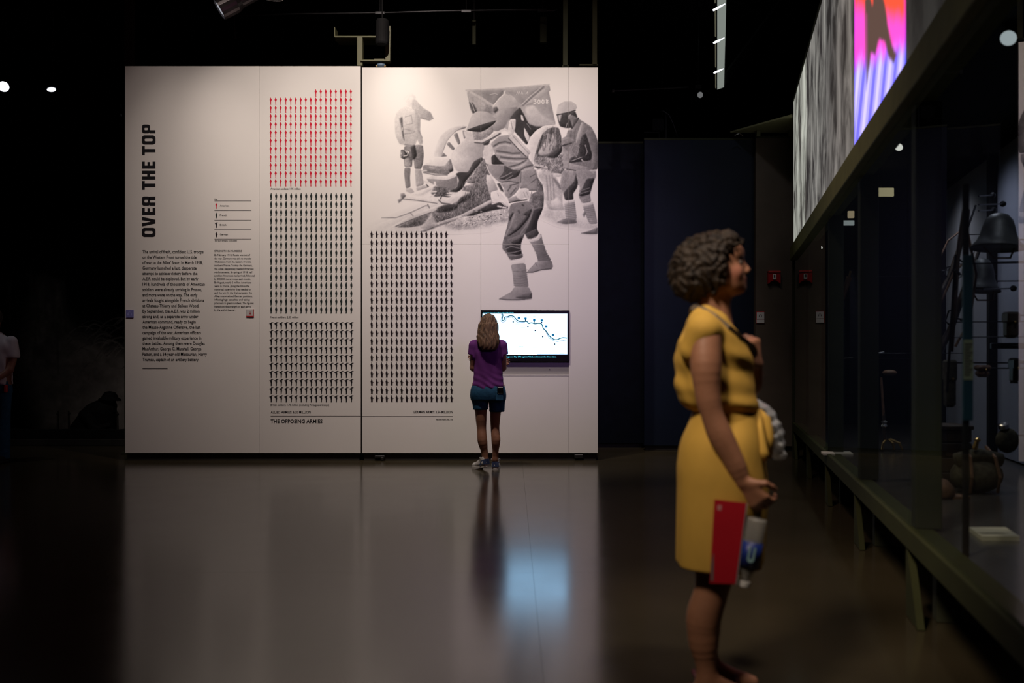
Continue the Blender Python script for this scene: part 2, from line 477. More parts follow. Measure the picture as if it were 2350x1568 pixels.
# ---- heading: OVER THE TOP, read from bottom to top
def rr(x0, x1, y0, y1, r, n=4):
    P = []
    for cx, cy, a0 in ((x1 - r, y1 - r, 0), (x0 + r, y1 - r, 90), (x0 + r, y0 + r, 180), (x1 - r, y0 + r, 270)):
        for k in range(n + 1):
            a = math.radians(a0 + 90 * k / n); P.append((cx + r * math.cos(a), cy + r * math.sin(a)))
    return P
def letter(ch, w):
    """letter in a box w wide and 1 high: list of (points, faces)"""
    s_, t = 0.235, 0.21
    out = []
    Q = lambda *p: out.append((list(p), [list(range(len(p)))]))
    R = lambda a, b, c, d: Q((a, c), (b, c), (b, d), (a, d))
    def ring(o, i):
        n = len(o); out.append((o + i, [[k, (k + 1) % n, (k + 1) % n + n, k + n] for k in range(n)]))
    if ch == 'O': ring(rr(0, w, -.01, 1.01, .2), rr(s_, w - s_, t * .95, 1 - t * .95, .09))
    elif ch == 'V': Q((0, 1), (.25, 1), (w / 2, .3), (w - .25, 1), (w, 1), (w / 2 + .14, 0), (w / 2 - .14, 0))
    elif ch == 'E': R(0, s_, 0, 1); R(s_, w, 0, t); R(s_, w - .03, .41, .59); R(s_, w, 1 - t, 1)
    elif ch == 'T': R(w / 2 - .125, w / 2 + .125, 0, 1 - t); R(0, w, 1 - t, 1)
    elif ch == 'H': R(0, s_, 0, 1); R(w - s_, w, 0, 1); R(s_, w - s_, .4, .61)
    elif ch in 'PR':
        R(0, s_, 0, .42)
        ring(rr(0, w, .40, 1, .16), rr(s_, w - s_, .57, 1 - t * .9, .06))
        if ch == 'R': Q((w - .26, 0), (w, 0), (w - .02, .46), (w - .27, .46))
    return out
head = MB()
spans = [('O', 1462, 1545), ('V', 1363, 1450), ('E', 1283, 1347), ('R', 1180, 1263), ('T', 1040, 1120), ('H', 948, 1028), ('E', 866, 930),
         ('T', 727, 808), ('O', 630, 712), ('P', 533, 612)]
for ch, v0, v1 in spans:
    yb, yt_ = 150 + v1 * .2551, 150 + v0 * .2551
    hpx = 30.8; w = (yb - yt_) / hpx
    for P, Fs in letter(ch, w):
        head.add([at(356.6 - v * hpx, yb - u * hpx, TXT) for u, v in P], Fs)
head.build('headline_lettering', M['ink'], left, part_label='bold black heading OVER THE TOP set vertically')

# ---- main text
body = ["The arrival of fresh, confident U.S. troops", "on the Western Front turned the tide", "of war to the Allies\u2019 favor. In March 1918,", "Germany launched a last, desperate",
        "attempt to achieve victory before the", "A.E.F. could be deployed. But by early", "1918, hundreds of thousands of American", "soldiers were already arriving in France,",
        "and more were on the way. The early", "arrivals fought alongside French divisions", "at Chateau-Thierry and Belleau Wood.", "By September, the A.E.F. was 2 million",
        "strong and, as a separate army under", "American command, ready to begin", "the Meuse-Argonne Offensive, the last", "campaign of the war. American officers",
        "gained invaluable military experience in", "these battles. Among them were Douglas", "MacArthur, George C. Marshall, George", "Patton, and a 34-year-old Missourian, Harry", "Truman, captain of an artillery battery."]
ends = [467, 451, 465, 451, 453, 455, 470, 463, 453, 468, 457, 458, 455, 449, 460, 461, 462, 470, 462, 475, 457]
text_lines([(t, 327, e, 581.6 + i * 12.36) for i, (t, e) in enumerate(zip(body, ends))], 7.0, TXT, 0.018).build('body_text', M['ink'], left)
px_polys([[(327, 845.6), (384.5, 845.6), (384.5, 847), (327, 847)]], TXT).build('credit_line', M['ink_soft'], left)

col2 = ["By February 1918, Russia was out of", "the war. Germany was able to transfer", "44 divisions from the Eastern Front to", "northern France. To stop the Germans,", "the Allies desperately needed American",
        "reinforcements. By spring of 1918, half", "a million Americans had arrived, followed", "by 300,000 more troops each month.", "By August, nearly 2 million Americans", "were in France, giving the Allies the",
        "numerical superiority they needed to", "end the war. In the final campaign, the", "Allies overwhelmed German positions,", "inflicting high casualties and taking", "prisoners in great numbers. The figures", "here show the strength of each army", "by the end of the war."]
e2 = [574, 577, 577, 579, 582, 579, 584, 575, 577, 572, 575, 578, 579, 573, 582, 576, 540]
text_lines([("STRENGTH IN NUMBERS", 492, 555, 578.4)] + [(t, 492, e, 587.6 + i * 7.88) for i, (t, e) in enumerate(zip(col2, e2))], 4.3, TXT, 0.012).build('column_text', M['ink'], left)

# ---- key
hair = lambda y, x0, x1: [(x0, y - .45), (x1, y - .45), (x1, y + .45), (x0, y + .45)]
px_polys([hair(y, 492, 577) for y in (461.3, 483.4, 505.5, 527.3, 548.9)], TXT).build('key_rule', M['ink_soft'], left)
text_lines([("Key", 492.5, 499, 459.5), ("American", 504.5, 526, 474.2), ("French", 504.5, 520.5, 496.2), ("British", 504.5, 519.5, 518.2), ("German", 504.5, 523, 540.2),
            ("Each figure represents 10,000 soldiers", 493, 544, 554.3)], 4.0, TXT, 0.008).build('key_text', M['ink'], left)

# ---- soldier pictograms
def rel(pts, c): return [((x - c[0]) * .051, (y - c[1]) * .051) for x, y in pts]
IC = {
    'american': rel([(203, 335), (215, 322), (230, 335), (240, 372), (278, 425), (262, 452), (246, 500), (240, 600), (252, 652), (205, 656), (208, 560), (196, 480), (168, 432), (190, 385)], (222, 490)),
    'french': rel([(225, 940), (240, 925), (257, 940), (262, 985), (292, 1062), (284, 1095), (288, 1130), (268, 1170), (262, 1250), (205, 1256), (214, 1180), (200, 1110), (188, 1060), (216, 990)], (240, 1090)),
    'british': rel([(250, 848), (265, 838), (285, 846), (350, 848), (350, 862), (288, 882), (282, 920), (292, 980), (280, 1040), (270, 1158), (226, 1158), (226, 1050), (215, 960), (158, 916), (165, 900), (215, 885), (245, 872)], (245, 1000)),
    'german': rel([(132, 30), (146, 16), (160, 30), (166, 80), (190, 120), (192, 182), (236, 164), (238, 178), (196, 208), (192, 290), (188, 348), (152, 348), (147, 290), (138, 346), (110, 342), (116, 280), (104, 190), (94, 130), (126, 90)], (145, 185)),
}
def icon_grid(kind, cells, m, parent, lab, key=None):
    b = MB()
    for x, y in cells: b.add([at(x + u, y + v, TXT) for u, v in IC[kind]], [list(range(len(IC[kind])))])
    o = b.build('soldier_pictograms', m, parent, part_label=lab)
    return o
cxs = [621.2 + 11.5 * i for i in range(17)]
icon_grid('american', [(x, 232.2 + 18.75 * r) for r in range(11) for x in cxs] + [(x, 213.5) for x in cxs[9:]], M['ink_red'], left, 'rows of red soldier silhouettes')
icon_grid('french', [(x + 1, 451 + 18.6 * r) for r in range(15) for x in cxs], M['ink_green'], left, 'rows of dark standing soldier silhouettes')
icon_grid('british', [(x + 1, 747.5 + 18.68 * r) for r in range(10) for x in cxs], M['ink'], left, 'rows of black silhouettes aiming rifles')
gxs = [852.6 + 11.43 * i for i in range(17)]
icon_grid('german', [(x, 538.8) for x in gxs[:16]] + [(x + .02 * r, 538.8 + 18.82 * r) for r in range(1, 21) for x in gxs], M['ink_brown'], right, 'rows of black helmeted soldier silhouettes')
for k, y, m in (('american', 472.5, 'ink_red'), ('french', 494.6, 'ink_green'), ('british', 516.8, 'ink'), ('german', 538.5, 'ink_brown')):
    b = MB(); b.add([at(496.3 + u * .75, y + v * .78, TXT) for u, v in IC[k]], [list(range(len(IC[k])))]); b.build('key_pictogram', M[m], left)

text_lines([("American soldiers: 1.95 million", 620.5, 690, 435.6), ("French soldiers: 2.55 million", 620.5, 685, 730.4), ("British soldiers: 1.70 million (including Portuguese troops)", 621, 755, 931.8)], 4.4, TXT, 0.01).build('caption_text', M['ink'], left)
text_lines([("ALLIED ARMIES: 6.20 MILLION", 621, 713, 949)], 5.6, TXT, 0.016).build('total_text', M['ink'], left)
text_lines([("THE OPPOSING ARMIES", 621, 740, 971.2)], 8.2, TXT, 0.022).build('chart_title', M['ink'], left)
px_polys([hair(955.2, 621, 827.6)], TXT).build('chart_rule', M['ink_soft'], left)
text_lines([("GERMAN ARMY: 3.56 MILLION", 948, 1039, 948.6)], 5.6, TXT, 0.016).build('total_text', M['ink'], right)
text_lines([("WESTERN FRONT, FALL 1918", 1000, 1039, 964.6)], 2.8, TXT, 0.02).build('caption_text', M['ink'], right)
px_polys([hair(955.8, 831, 1039)], TXT).build('chart_rule', M['ink_soft'], right)

# ================================================================== printed photograph (flat print), painted from traced tones
R_ = Raster(831, 155, 1372, 700, 1.0); R_.relief = .16
def zmap(x0, y0, k): return lambda pts: [(x0 + x * k, y0 + y * k) for x, y in pts]
Z1, Z2, Z3, Z4, Z5 = zmap(890, 180, .11478), zmap(1060, 180, .15304), zmap(830, 340, .14032), zmap(1060, 340, .14029), zmap(1100, 460, .15309)
def round_off(p, it=2, r=.13):
    for _ in range(it):
        q = []
        for a_, b_ in zip(p, p[1:] + p[:1]):
            q += [(a_[0] + (b_[0] - a_[0]) * r, a_[1] + (b_[1] - a_[1]) * r), (b_[0] + (a_[0] - b_[0]) * r, b_[1] + (a_[1] - b_[1]) * r)]
        p = q
    return p
def P(z, v, pts, soft=1.6, nz=.05, grad=None, tex=.05):
    nz = nz * .55 if nz <= .2 else nz * .42
    if grad: g = z([grad[0], grad[1]]); grad = (g[0], g[1], grad[2])
    R_.poly(round_off(z(pts)), v, soft, nz, grad, tex)
def L(z, v, w, pts, soft=1.2, op=1.0, nz=.04): R_.line(z(pts), w, v, soft, nz, 0, op)

# ground and rubble
P(Z3, .93, [(60, 1330), (550, 1130), (1000, 950), (1300, 800), (1700, 650), (2138, 560), (2138, 1290), (1950, 1320), (1500, 1340), (900, 1370), (100, 1400)], 22, .05)
P(Z3, .78, [(1330, 1240), (1600, 1150), (2138, 1000), (2500, 960), (2500, 1180), (2138, 1240), (1900, 1290), (1500, 1330)], 12, .38)
P(Z4, .84, [(0, 1150), (320, 1040), (760, 980), (760, 1120), (500, 1200), (320, 1270), (0, 1330)], 10, .34)
P(Z4, .9, [(1330, 1000), (1700, 990), (1900, 1180), (2220, 1230), (2220, 1330), (1600, 1260), (1300, 1130)], 14, .10)
# covered lorry behind
P(Z2, .77, [(60, 175), (620, 150), (1310, 85), (1328, 180), (1302, 200), (1360, 480), (1412, 700), (1200, 720), (900, 780), (700, 800), (450, 700), (160, 540)], 1.6, .06)
P(Z2, .68, [(280, 190), (630, 165), (600, 260), (470, 400), (300, 290)], 3)
P(Z2, .78, [(72, 195), (110, 190), (460, 410), (470, 540), (150, 530)], 3, .10)
L(Z2, .87, 5.5, [(130, 205), (300, 300), (460, 410)], 2)
P(Z2, .72, [(660, 175), (1200, 130), (900, 400), (800, 300)], 3)
L(Z2, .60, 4.5, [(1225, 130), (1060, 270), (915, 405)], 2.5)
L(Z2, .84, 2.5, [(1190, 135), (1030, 265), (900, 390)], 2)
P(Z2, .73, [(1240, 145), (1300, 200), (1360, 470), (1400, 690), (1250, 620), (1080, 400), (940, 400)], 2)
P(Z2, .90, [(945, 440), (1080, 400), (1170, 520), (1260, 600), (1390, 640), (1402, 700), (1100, 695), (1000, 640)], 5, .06, ((1000, 400), (1100, 700), .78))
L(Z2, .88, 2.5, [(60, 178), (620, 152), (1310, 88)], 2)
for dgt in ([(1078, 320), (1112, 318), (1095, 345), (1115, 358), (1105, 378), (1078, 376)], [(1148, 320), (1172, 330), (1172, 370), (1150, 378), (1138, 360), (1138, 335), (1150, 320)],
            [(1210, 320), (1232, 330), (1232, 370), (1212, 378), (1200, 360), (1200, 335), (1212, 320)], [(1265, 318), (1290, 330), (1268, 348), (1292, 362), (1275, 378), (1262, 362), (1285, 345), (1265, 330)]):
    L(Z2, .99, 1.7, dgt, 1.0)
for st in ([(820, 245), (835, 200), (850, 235), (870, 195)], [(890, 235), (900, 200), (915, 235)], [(960, 235), (985, 200), (990, 240)], [(420, 245), (500, 225), (530, 240)]):
    L(Z2, .9, 1.4, st, 1.2)
P(Z2, .42, [(105, 350), (160, 360), (210, 440), (230, 490), (160, 530), (130, 450)], 3, .3)
L(Z2, .88, 1.5, [(130, 350), (165, 420), (190, 490)], 1.2)
P(Z2, .68, [(330, 380), (440, 400), (465, 500), (400, 520), (320, 480)], 4, .12)
# middle helmet
P(Z2, .91, [(460, 420), (560, 290), (625, 245), (640, 185), (665, 240), (760, 260), (830, 340), (842, 400), (790, 440), (620, 450), (560, 480), (470, 520)], 2, .05, ((560, 260), (700, 450), .80))
L(Z2, 1.0, 2.2, [(470, 415), (560, 300), (630, 240), (650, 190)], 1.5)
P(Z2, .45, [(470, 440), (520, 420), (550, 470), (500, 520), (465, 500)], 3)
P(Z2, .84, [(455, 570), (560, 485), (620, 445), (850, 430), (780, 520), (690, 640), (640, 740), (560, 790), (470, 790), (450, 680)], 3, .05, ((560, 500), (700, 620), .62))
P(Z2, .28, [(715, 600), (790, 500), (870, 430), (940, 560), (1000, 680), (1100, 720), (1215, 720), (1070, 840), (1020, 885), (980, 1010), (800, 810), (725, 700)], 2.5, .05)
P(Z2, .96, [(880, 545), (912, 555), (932, 640), (890, 625)], 2)
P(Z2, .90, [(718, 612), (810, 608), (802, 740), (770, 850), (700, 900), (690, 780)], 2, .1)
L(Z2, .6, 1.2, [(735, 640), (760, 760)], 1)
P(Z2, .92, [(930, 725), (1022, 880), (992, 970), (935, 855)], 2)
L(Z2, .6, 1.2, [(975, 680), (1035, 760)], 1)
# right wheel
P(Z2, .48, [(1200, 830), (1290, 750), (1380, 725), (1455, 742), (1492, 880), (1502, 1090), (1400, 1230), (1250, 1210), (1080, 1260), (1090, 1120), (1150, 950)], 2, .30)
P(Z2, .76, [(1255, 830), (1310, 820), (1320, 1000), (1250, 990)], 3)
P(Z2, .78, [(1360, 825), (1400, 830), (1430, 990), (1320, 1130), (1180, 1160), (1140, 1120), (1240, 950), (1320, 990)], 4, .08)
P(Z2, .27, [(1502, 1010), (1502, 1100), (1390, 1215), (1285, 1165), (1430, 1070)], 3)
L(Z2, .28, 3, [(1215, 850), (1180, 960), (1130, 1130)], 2); L(Z2, .3, 2.4, [(1335, 780), (1330, 930)], 2); L(Z2, .4, 2.5, [(1420, 830), (1480, 930)], 2)
P(Z2, .95, [(1072, 1280), (985, 1190), (972, 1010), (1030, 870), (1120, 770), (1250, 705), (1395, 698), (1455, 740), (1380, 728), (1290, 755), (1210, 825), (1150, 950), (1102, 1120)], 1.6, .04)
P(Z2, .63, [(1085, 1170), (1250, 1180), (1400, 1210), (1500, 1110), (1545, 1440), (1200, 1420), (1090, 1320)], 3, .55)
L(Z2, .86, 5, [(1090, 1290), (1270, 1335)], 1.5); L(Z2, .35, 2.5, [(1090, 1325), (1240, 1365)], 1.5)
P(Z2, .92, [(1360, 1440), (1400, 1415), (1520, 1440), (1510, 1480), (1380, 1475)], 2, .15)
# sandbags and hanging cloth
P(Z4, .82, [(1200, 350), (1340, 330), (1500, 400), (1650, 680), (1640, 900), (1690, 1020), (1420, 1010), (1360, 860), (1340, 620), (1240, 440)], 4, .10)
P(Z4, .93, [(1210, 370), (1300, 330), (1320, 400), (1250, 450)], 3, .15)
P(Z4, .60, [(1460, 470), (1520, 490), (1640, 650), (1600, 680)], 3)
for x in (1380, 1430, 1480): L(Z4, .68, 2.4, [(x, 450), (x + 20, 640), (x + 30, 850)], 3)
P(Z4, .90, [(1480, 410), (1640, 420), (1600, 470), (1500, 465)], 2, .1)
P(Z4, .92, [(1450, 880), (1560, 800), (1640, 890), (1600, 960), (1480, 980)], 6)
# soldier at the right edge
P(Z2, .70, [(1500, 1010), (1620, 1110), (1610, 1250), (1940, 1230), (1930, 1370), (1890, 1450), (1850, 1600), (1720, 1600), (1690, 1380), (1540, 1370), (1500, 1200)], 2, .12)
P(Z2, .60, [(1640, 760), (1740, 600), (1830, 655), (1940, 725), (2002, 840), (2042, 960), (2042, 1360), (1925, 1372), (1900, 1330), (1600, 1270), (1610, 1120), (1500, 1010), (1500, 900), (1560, 870), (1590, 780)], 1.8, .14)
P(Z2, .27, [(1800, 850), (1860, 820), (1905, 950), (1955, 1080), (1940, 1225), (1850, 1240), (1600, 1270), (1620, 1200), (1740, 1140), (1760, 1000)], 2, .18)
P(Z2, .74, [(1790, 655), (1842, 668), (1780, 900), (1710, 985), (1716, 880)], 2)
P(Z2, .55, [(1850, 790), (1960, 775), (2042, 950), (2042, 1360), (1940, 1372), (1955, 1150), (1905, 960)], 2, .10)
L(Z2, .33, 4, [(1650, 745), (1745, 600)], 2); L(Z2, .5, 2, [(1640, 800), (1620, 1000)], 3); L(Z2, .5, 2, [(1700, 760), (1680, 960)], 3)
P(Z2, .64, [(1500, 905), (1600, 875), (1700, 930), (1620, 1000), (1510, 1012)], 2, .12)
L(Z2, .3, 3, [(1510, 1010), (1640, 970)], 2)
L(Z2, .8, 1.4, [(1640, 1240), (1800, 1180)], 1.2); L(Z2, .85, 3, [(1795, 1215), (1815, 1240)], 2); L(Z2, .8, 1.6, [(1850, 1000), (1880, 1100), (1860, 1150)], 1.6)
L(Z2, .72, 1.4, [(1690, 960), (1640, 1080), (1720, 1180), (1760, 1030), (1680, 990)], 1.4)
P(Z2, .74, [(1895, 1380), (2010, 1380), (2012, 1480), (1940, 1515), (1888, 1460)], 2, .1)
P(Z2, .30, [(1425, 545), (1695, 485), (1735, 580), (1660, 740), (1560, 745), (1470, 720), (1440, 630)], 2, .08)
P(Z2, .56, [(1600, 590), (1650, 545), (1740, 600), (1660, 740), (1630, 640)], 3)
P(Z2, .78, [(1445, 545), (1500, 540), (1470, 660), (1450, 620)], 2); P(Z2, .7, [(1590, 560), (1640, 530), (1640, 580), (1600, 620)], 2)
P(Z2, .90, [(1420, 500), (1440, 400), (1530, 345), (1640, 343), (1712, 390), (1727, 440), (1700, 472), (1600, 505), (1425, 545)], 1.6, .05, ((1500, 350), (1600, 500), .82))
L(Z2, .32, 2.6, [(1425, 547), (1600, 512), (1700, 480)], 1.5); L(Z2, .72, 1.5, [(1560, 735), (1580, 670)], 1.2)
P(Z4, .68, [(1640, 360), (1860, 355), (1905, 480), (1890, 640), (1820, 740), (1825, 850), (1685, 855), (1655, 740), (1600, 620)], 2, .14)
P(Z4, .27, [(1870, 400), (1905, 500), (1885, 640), (1815, 745), (1825, 845), (1690, 850), (1660, 740), (1740, 640), (1830, 560)], 2.5, .08)
P(Z4, .68, [(1860, 350), (2080, 355), (2190, 470), (2150, 560), (2095, 760), (2115, 880), (1965, 905), (1905, 780), (1930, 640), (1880, 500)], 2, .12)
P(Z4, .27, [(2040, 500), (2170, 490), (2120, 650), (2090, 760), (1950, 790), (1910, 770), (1960, 680)], 2.5, .10)
for y in (690, 740, 800): L(Z4, .58, 1.6, [(1930, y + 10), (2090, y - 40)], 1.6)
L(Z4, .3, 2, [(1720, 345), (1860, 365)], 2)
for (a, b, c, d) in (((1670, 870), (1842, 838), (1882, 1185), (1705, 1200)), ((1962, 920), (2145, 880), (2222, 1240), (2085, 1245))):
    P(Z4, .72, [a, b, d if False else c, d], 1.8, .08)
    for t in np.linspace(.25, .95, 9):
        p = [(a[0] + (d[0] - a[0]) * t, a[1] + (d[1] - a[1]) * t), (b[0] + (c[0] - b[0]) * t, b[1] + (c[1] - b[1]) * t)]
        L(Z4, .56, .9, p, 1.1)
    P(Z4, .92, [a, b, (b[0] + 8, b[1] + 40), (a[0] + 12, a[1] + 45)], 1.5)
P(Z4, .70, [(1540, 1215), (1700, 1150), (1880, 1180), (1875, 1232), (1680, 1245)], 2, .1, ((1650, 1150), (1700, 1240), .5))
P(Z4, .56, [(1930, 1395), (2100, 1350), (2222, 1290), (2222, 1410), (2100, 1412)], 2.5, .12)
P(Z4, .62, [(1970, 1080), (2010, 1030), (2030, 1060), (2000, 1140)], 3)
# left wheel
P(Z1, .66, [(1060, 1568), (1110, 1450), (1180, 1260), (1280, 1130), (1390, 1040), (1540, 1000), (1580, 965), (1490, 950), (1300, 1090), (1150, 1260), (1060, 1480)], 2)
for q in ([(1310, 1120), (1390, 1080), (1452, 1290), (1412, 1332)], [(1170, 1312), (1225, 1262), (1342, 1400), (1302, 1444)], [(1490, 1035), (1575, 1060), (1562, 1190), (1520, 1212)], [(1110, 1480), (1190, 1560), (1050, 1570)]):
    P(Z1, .62, q, 1.5)
P(Z1, .92, [(910, 1640), (925, 1500), (965, 1330), (1062, 1140), (1220, 1010), (1400, 953), (1585, 958), (1480, 985), (1340, 1060), (1220, 1190), (1140, 1340), (1080, 1520), (1060, 1640)], 2, .05)
# gun body, breech box and cradle
P(Z3, .95, [(1450, 150), (1490, 60), (1600, -60), (1720, -170), (1900, -200), (2010, -100), (2000, 150), (1850, 220), (1740, 395), (1560, 385), (1480, 260)], 3, .05, ((1560, 60), (1880, 260), .74))
P(Z3, .96, [(1008, 262), (1110, 150), (1450, 138), (1345, 302), (1100, 290)], 1.6, .03)
P(Z3, .62, [(1000, 272), (1345, 302), (1450, 160), (1505, 350), (1400, 440), (1250, 420), (1000, 395)], 2, .16)
L(Z3, .85, 1.6, [(1110, 320), (1180, 330)], 1.5); P(Z3, .3, [(1420, 350), (1490, 330), (1500, 370), (1440, 400)], 3)
P(Z3, .72, [(1060, 495), (1400, 520), (1560, 430), (1575, 620), (1460, 705), (1230, 620), (1100, 560)], 2.5, .08, ((1200, 520), (1400, 690), .58))
P(Z3, .95, [(1040, 480), (1150, 420), (1260, 440), (1420, 440), (1560, 400), (1540, 470), (1400, 520), (1070, 500)], 2)
L(Z3, .55, 2, [(1010, 400), (1200, 440), (1400, 440)], 2); L(Z3, .9, 3, [(990, 370), (1060, 370)], 2); L(Z3, .96, 4.5, [(1195, 560), (1200, 600)], 2)
P(Z3, .27, [(1740, 395), (1830, 220), (1960, 150), (2010, 195), (1800, 430), (1710, 545), (1640, 670), (1560, 722), (1415, 712), (1560, 640), (1592, 520), (1540, 420), (1600, 390)], 2.5, .06)
P(Z3, .55, [(1980, 180), (2060, 150), (2110, 400), (2060, 560), (1860, 590), (1700, 560), (1830, 420)], 3, .5)
P(Z3, .50, [(1180, 620), (1420, 650), (1420, 720), (1480, 760), (1200, 800), (1130, 740)], 3, .45)
L(Z3, .82, 1.1, [(1690, 560), (1860, 350), (1990, 205)], 1)
for q in ([(1130, 715), (1220, 710)], [(1400, 740), (1540, 750)], [(1660, 690), (1740, 640), (1860, 620)], [(1120, 800), (1190, 760)], [(1000, 540), (1090, 560)]): L(Z3, .93, 3.2, q, 2)
for q in ([(1060, 600), (1090, 630), (1040, 640)], [(1290, 830), (1310, 780), (1450, 800), (1470, 850)], [(1640, 560), (1660, 640)]): L(Z3, .34, 2.5, q, 2)
# trail beams
P(Z3, .93, [(800, 760), (1000, 690), (1150, 640), (1175, 670), (970, 785)], 2)
P(Z3, .95, [(640, 770), (700, 738), (1250, 838), (1300, 895), (1230, 905), (700, 832)], 1.8)
L(Z3, .58, 2, [(660, 830), (900, 855), (1230, 905)], 1.8)
P(Z3, .58, [(635, 745), (690, 735), (725, 780), (660, 850), (605, 900), (588, 845), (640, 820)], 3, .3)
P(Z3, .52, [(560, 1295), (860, 1160), (1180, 1040), (1300, 940), (1480, 915), (1790, 730), (2060, 585), (2138, 640), (2138, 850), (1500, 1150), (1300, 1205), (1000, 1260), (760, 1300)], 3, .42)
P(Z4, .55, [(0, 640), (240, 560), (400, 570), (480, 800), (480, 860), (0, 1060)], 3, .42)
P(Z3, .93, [(470, 1295), (830, 1075), (1300, 915), (1345, 955), (860, 1145), (560, 1295)], 2)
P(Z3, .94, [(1455, 795), (1650, 690), (1795, 725), (1500, 885), (1480, 930), (1290, 905), (1300, 850)], 2)
L(Z3, .45, 2.5, [(1260, 850), (1310, 900), (1440, 915)], 2)
P(Z3, .27, [(1240, 975), (1380, 920), (1570, 925), (1570, 975), (1450, 1035), (1220, 1055)], 4, .14)
P(Z3, .28, [(1620, 800), (1780, 740), (1850, 760), (1700, 875), (1540, 930)], 4, .16)
L(Z3, .5, 2.2, [(560, 1280), (860, 1155), (1140, 1050)], 2)
L(Z3, .62, 1.8, [(330, 1140), (560, 1140), (800, 1055), (1050, 940), (1090, 950)], 2.5); L(Z3, .7, 2, [(800, 1060), (840, 1110)], 1.5); L(Z3, .6, 2.4, [(1080, 920), (1110, 980)], 2)
P(Z3, .82, [(1300, 1195), (1600, 1105), (2138, 825), (2138, 900), (1600, 1155), (1340, 1245)], 2, .08)
P(Z3, .82, [(950, 1300), (1080, 1150), (1150, 1040), (1200, 1200), (1260, 1260), (1080, 1330)], 5, .14)
P(Z3, .60, [(950, 1370), (1250, 1240), (1560, 1160), (1500, 1190), (1200, 1300), (1050, 1360)], 5, .2)
P(Z4, .26, [(60, 1110), (320, 985), (490, 890), (740, 880), (755, 985), (590, 1000), (320, 1060), (150, 1110)], 3, .08)
for q in ([(500, 910), (580, 880)], [(590, 950), (640, 960)], [(670, 970), (720, 975)], [(200, 1145), (300, 1145)], [(410, 1080), (460, 1110)]): L(Z4, .92, 4, q, 2.5)
L(Z3, .85, 3, [(1560, 1170), (1660, 1200)], 2)
for _ in range(60):
    x = R_.rng.uniform(1000, 1150); y = R_.rng.uniform(492, 525) - (x - 1000) * .10
    R_.line([(x, y), (x + R_.rng.uniform(1, 4), y + R_.rng.uniform(-1, 1))], R_.rng.uniform(.8, 2), R_.rng.choice([.4, .95, .95, .6]), 1.2)
def hatch(pts, n_, v0, v1, ln, lean, w0=.7, w1=1.5):
    q = np.array(pts); k = 0
    while k < n_:
        x, y = R_.rng.uniform(q[:, 0].min(), q[:, 0].max()), R_.rng.uniform(q[:, 1].min(), q[:, 1].max()); ins = False
        for a_, b_ in zip(pts, pts[1:] + pts[:1]):
            if (a_[1] > y) != (b_[1] > y) and x < (b_[0] - a_[0]) * (y - a_[1]) / (b_[1] - a_[1]) + a_[0]: ins = not ins
        k += 1
        if ins:
            l_ = R_.rng.uniform(.5, 1) * ln; t_ = lean + R_.rng.uniform(-.5, .5)
            R_.line([(x, y), (x + l_ * t_ * .5, y - l_)], R_.rng.uniform(w0, w1), R_.rng.uniform(v0, v1), 1.3, op=.75)
hatch(Z3([(1180, 1050), (1560, 960), (1800, 780), (2060, 610), (2138, 640), (2138, 830), (1600, 1090), (1300, 1190)]), 420, .22, .62, 7, .3)
hatch(Z4([(60, 660), (400, 590), (470, 800), (0, 1040)]), 320, .25, .75, 7, .3)
hatch(Z3([(1680, 560), (1990, 200), (2070, 160), (2110, 400), (2060, 560)]), 170, .2, .85, 8, .8)
hatch(Z2([(1090, 1180), (1400, 1210), (1500, 1120), (1540, 1430), (1200, 1410)]), 150, .3, .95, 7, .9)
hatch(Z2([(1150, 1130), (1220, 830), (1440, 750), (1490, 1080)]), 90, .25, .8, 14, .2)
hatch(Z4([(1180, 480), (1320, 620), (1330, 980), (1150, 970), (1110, 850)]), 130, .3, .62, 5, .2)
hatch(Z3([(1400, 1280), (2138, 1080), (2138, 1230), (1500, 1320)]), 160, .45, .98, 2.5, 2.5, .8, 2.2)
# man standing left, hand to his face
P(Z1, .96, [(330, 425), (400, 350), (480, 310), (555, 370), (540, 450), (500, 570), (420, 570), (360, 520)], 4, .05)
P(Z1, .86, [(490, 425), (560, 425), (640, 520), (720, 600), (860, 680), (912, 800), (830, 842), (650, 790), (560, 720), (480, 600)], 2, .10, ((520, 450), (800, 820), .74))
P(Z1, .93, [(138, 820), (180, 690), (260, 605), (360, 560), (470, 600), (640, 720), (652, 900), (640, 1050), (702, 1260), (692, 1322), (640, 1322), (590, 1220), (545, 1342), (350, 1332), (230, 1312), (150, 1130)], 2, .08, ((300, 650), (500, 1300), .80))
P(Z1, .78, [(530, 600), (650, 760), (642, 1050), (702, 1260), (640, 1320), (560, 1150), (530, 900)], 4, .08)
P(Z1, .48, [(225, 800), (292, 760), (300, 980), (335, 1260), (292, 1170), (262, 950)], 3, .1)
L(Z1, 1.0, 2, [(288, 990), (285, 1040)], 1.5); L(Z1, .68, 1.4, [(310, 1010), (420, 1030), (535, 1065)], 1.6); L(Z1, .7, 1.4, [(350, 770), (470, 740), (500, 900), (370, 930)], 2)
L(Z1, .66, 1.4, [(330, 1110), (450, 1100), (520, 1080)], 2); L(Z1, .6, 2, [(340, 1330), (540, 1340)], 1.5); L(Z1, .65, 1.6, [(620, 1050), (690, 1190)], 2); L(Z1, .66, 2, [(650, 790), (830, 838), (905, 800)], 2)
P(Z3, .58, [(690, -40), (1000, -60), (1016, 100), (1002, 260), (970, 345), (865, 340), (846, 185), (832, 190), (822, 312), (700, 312), (688, 150)], 1.8, .16)
P(Z3, .28, [(800, -20), (870, -60), (905, 120), (860, 185), (832, 185)], 3, .08)
P(Z3, .75, [(700, 180), (780, 160), (810, 300), (710, 305)], 3, .15)
P(Z3, .55, [(640, 20), (765, 40), (772, 130), (690, 185), (628, 150)], 2, .6)
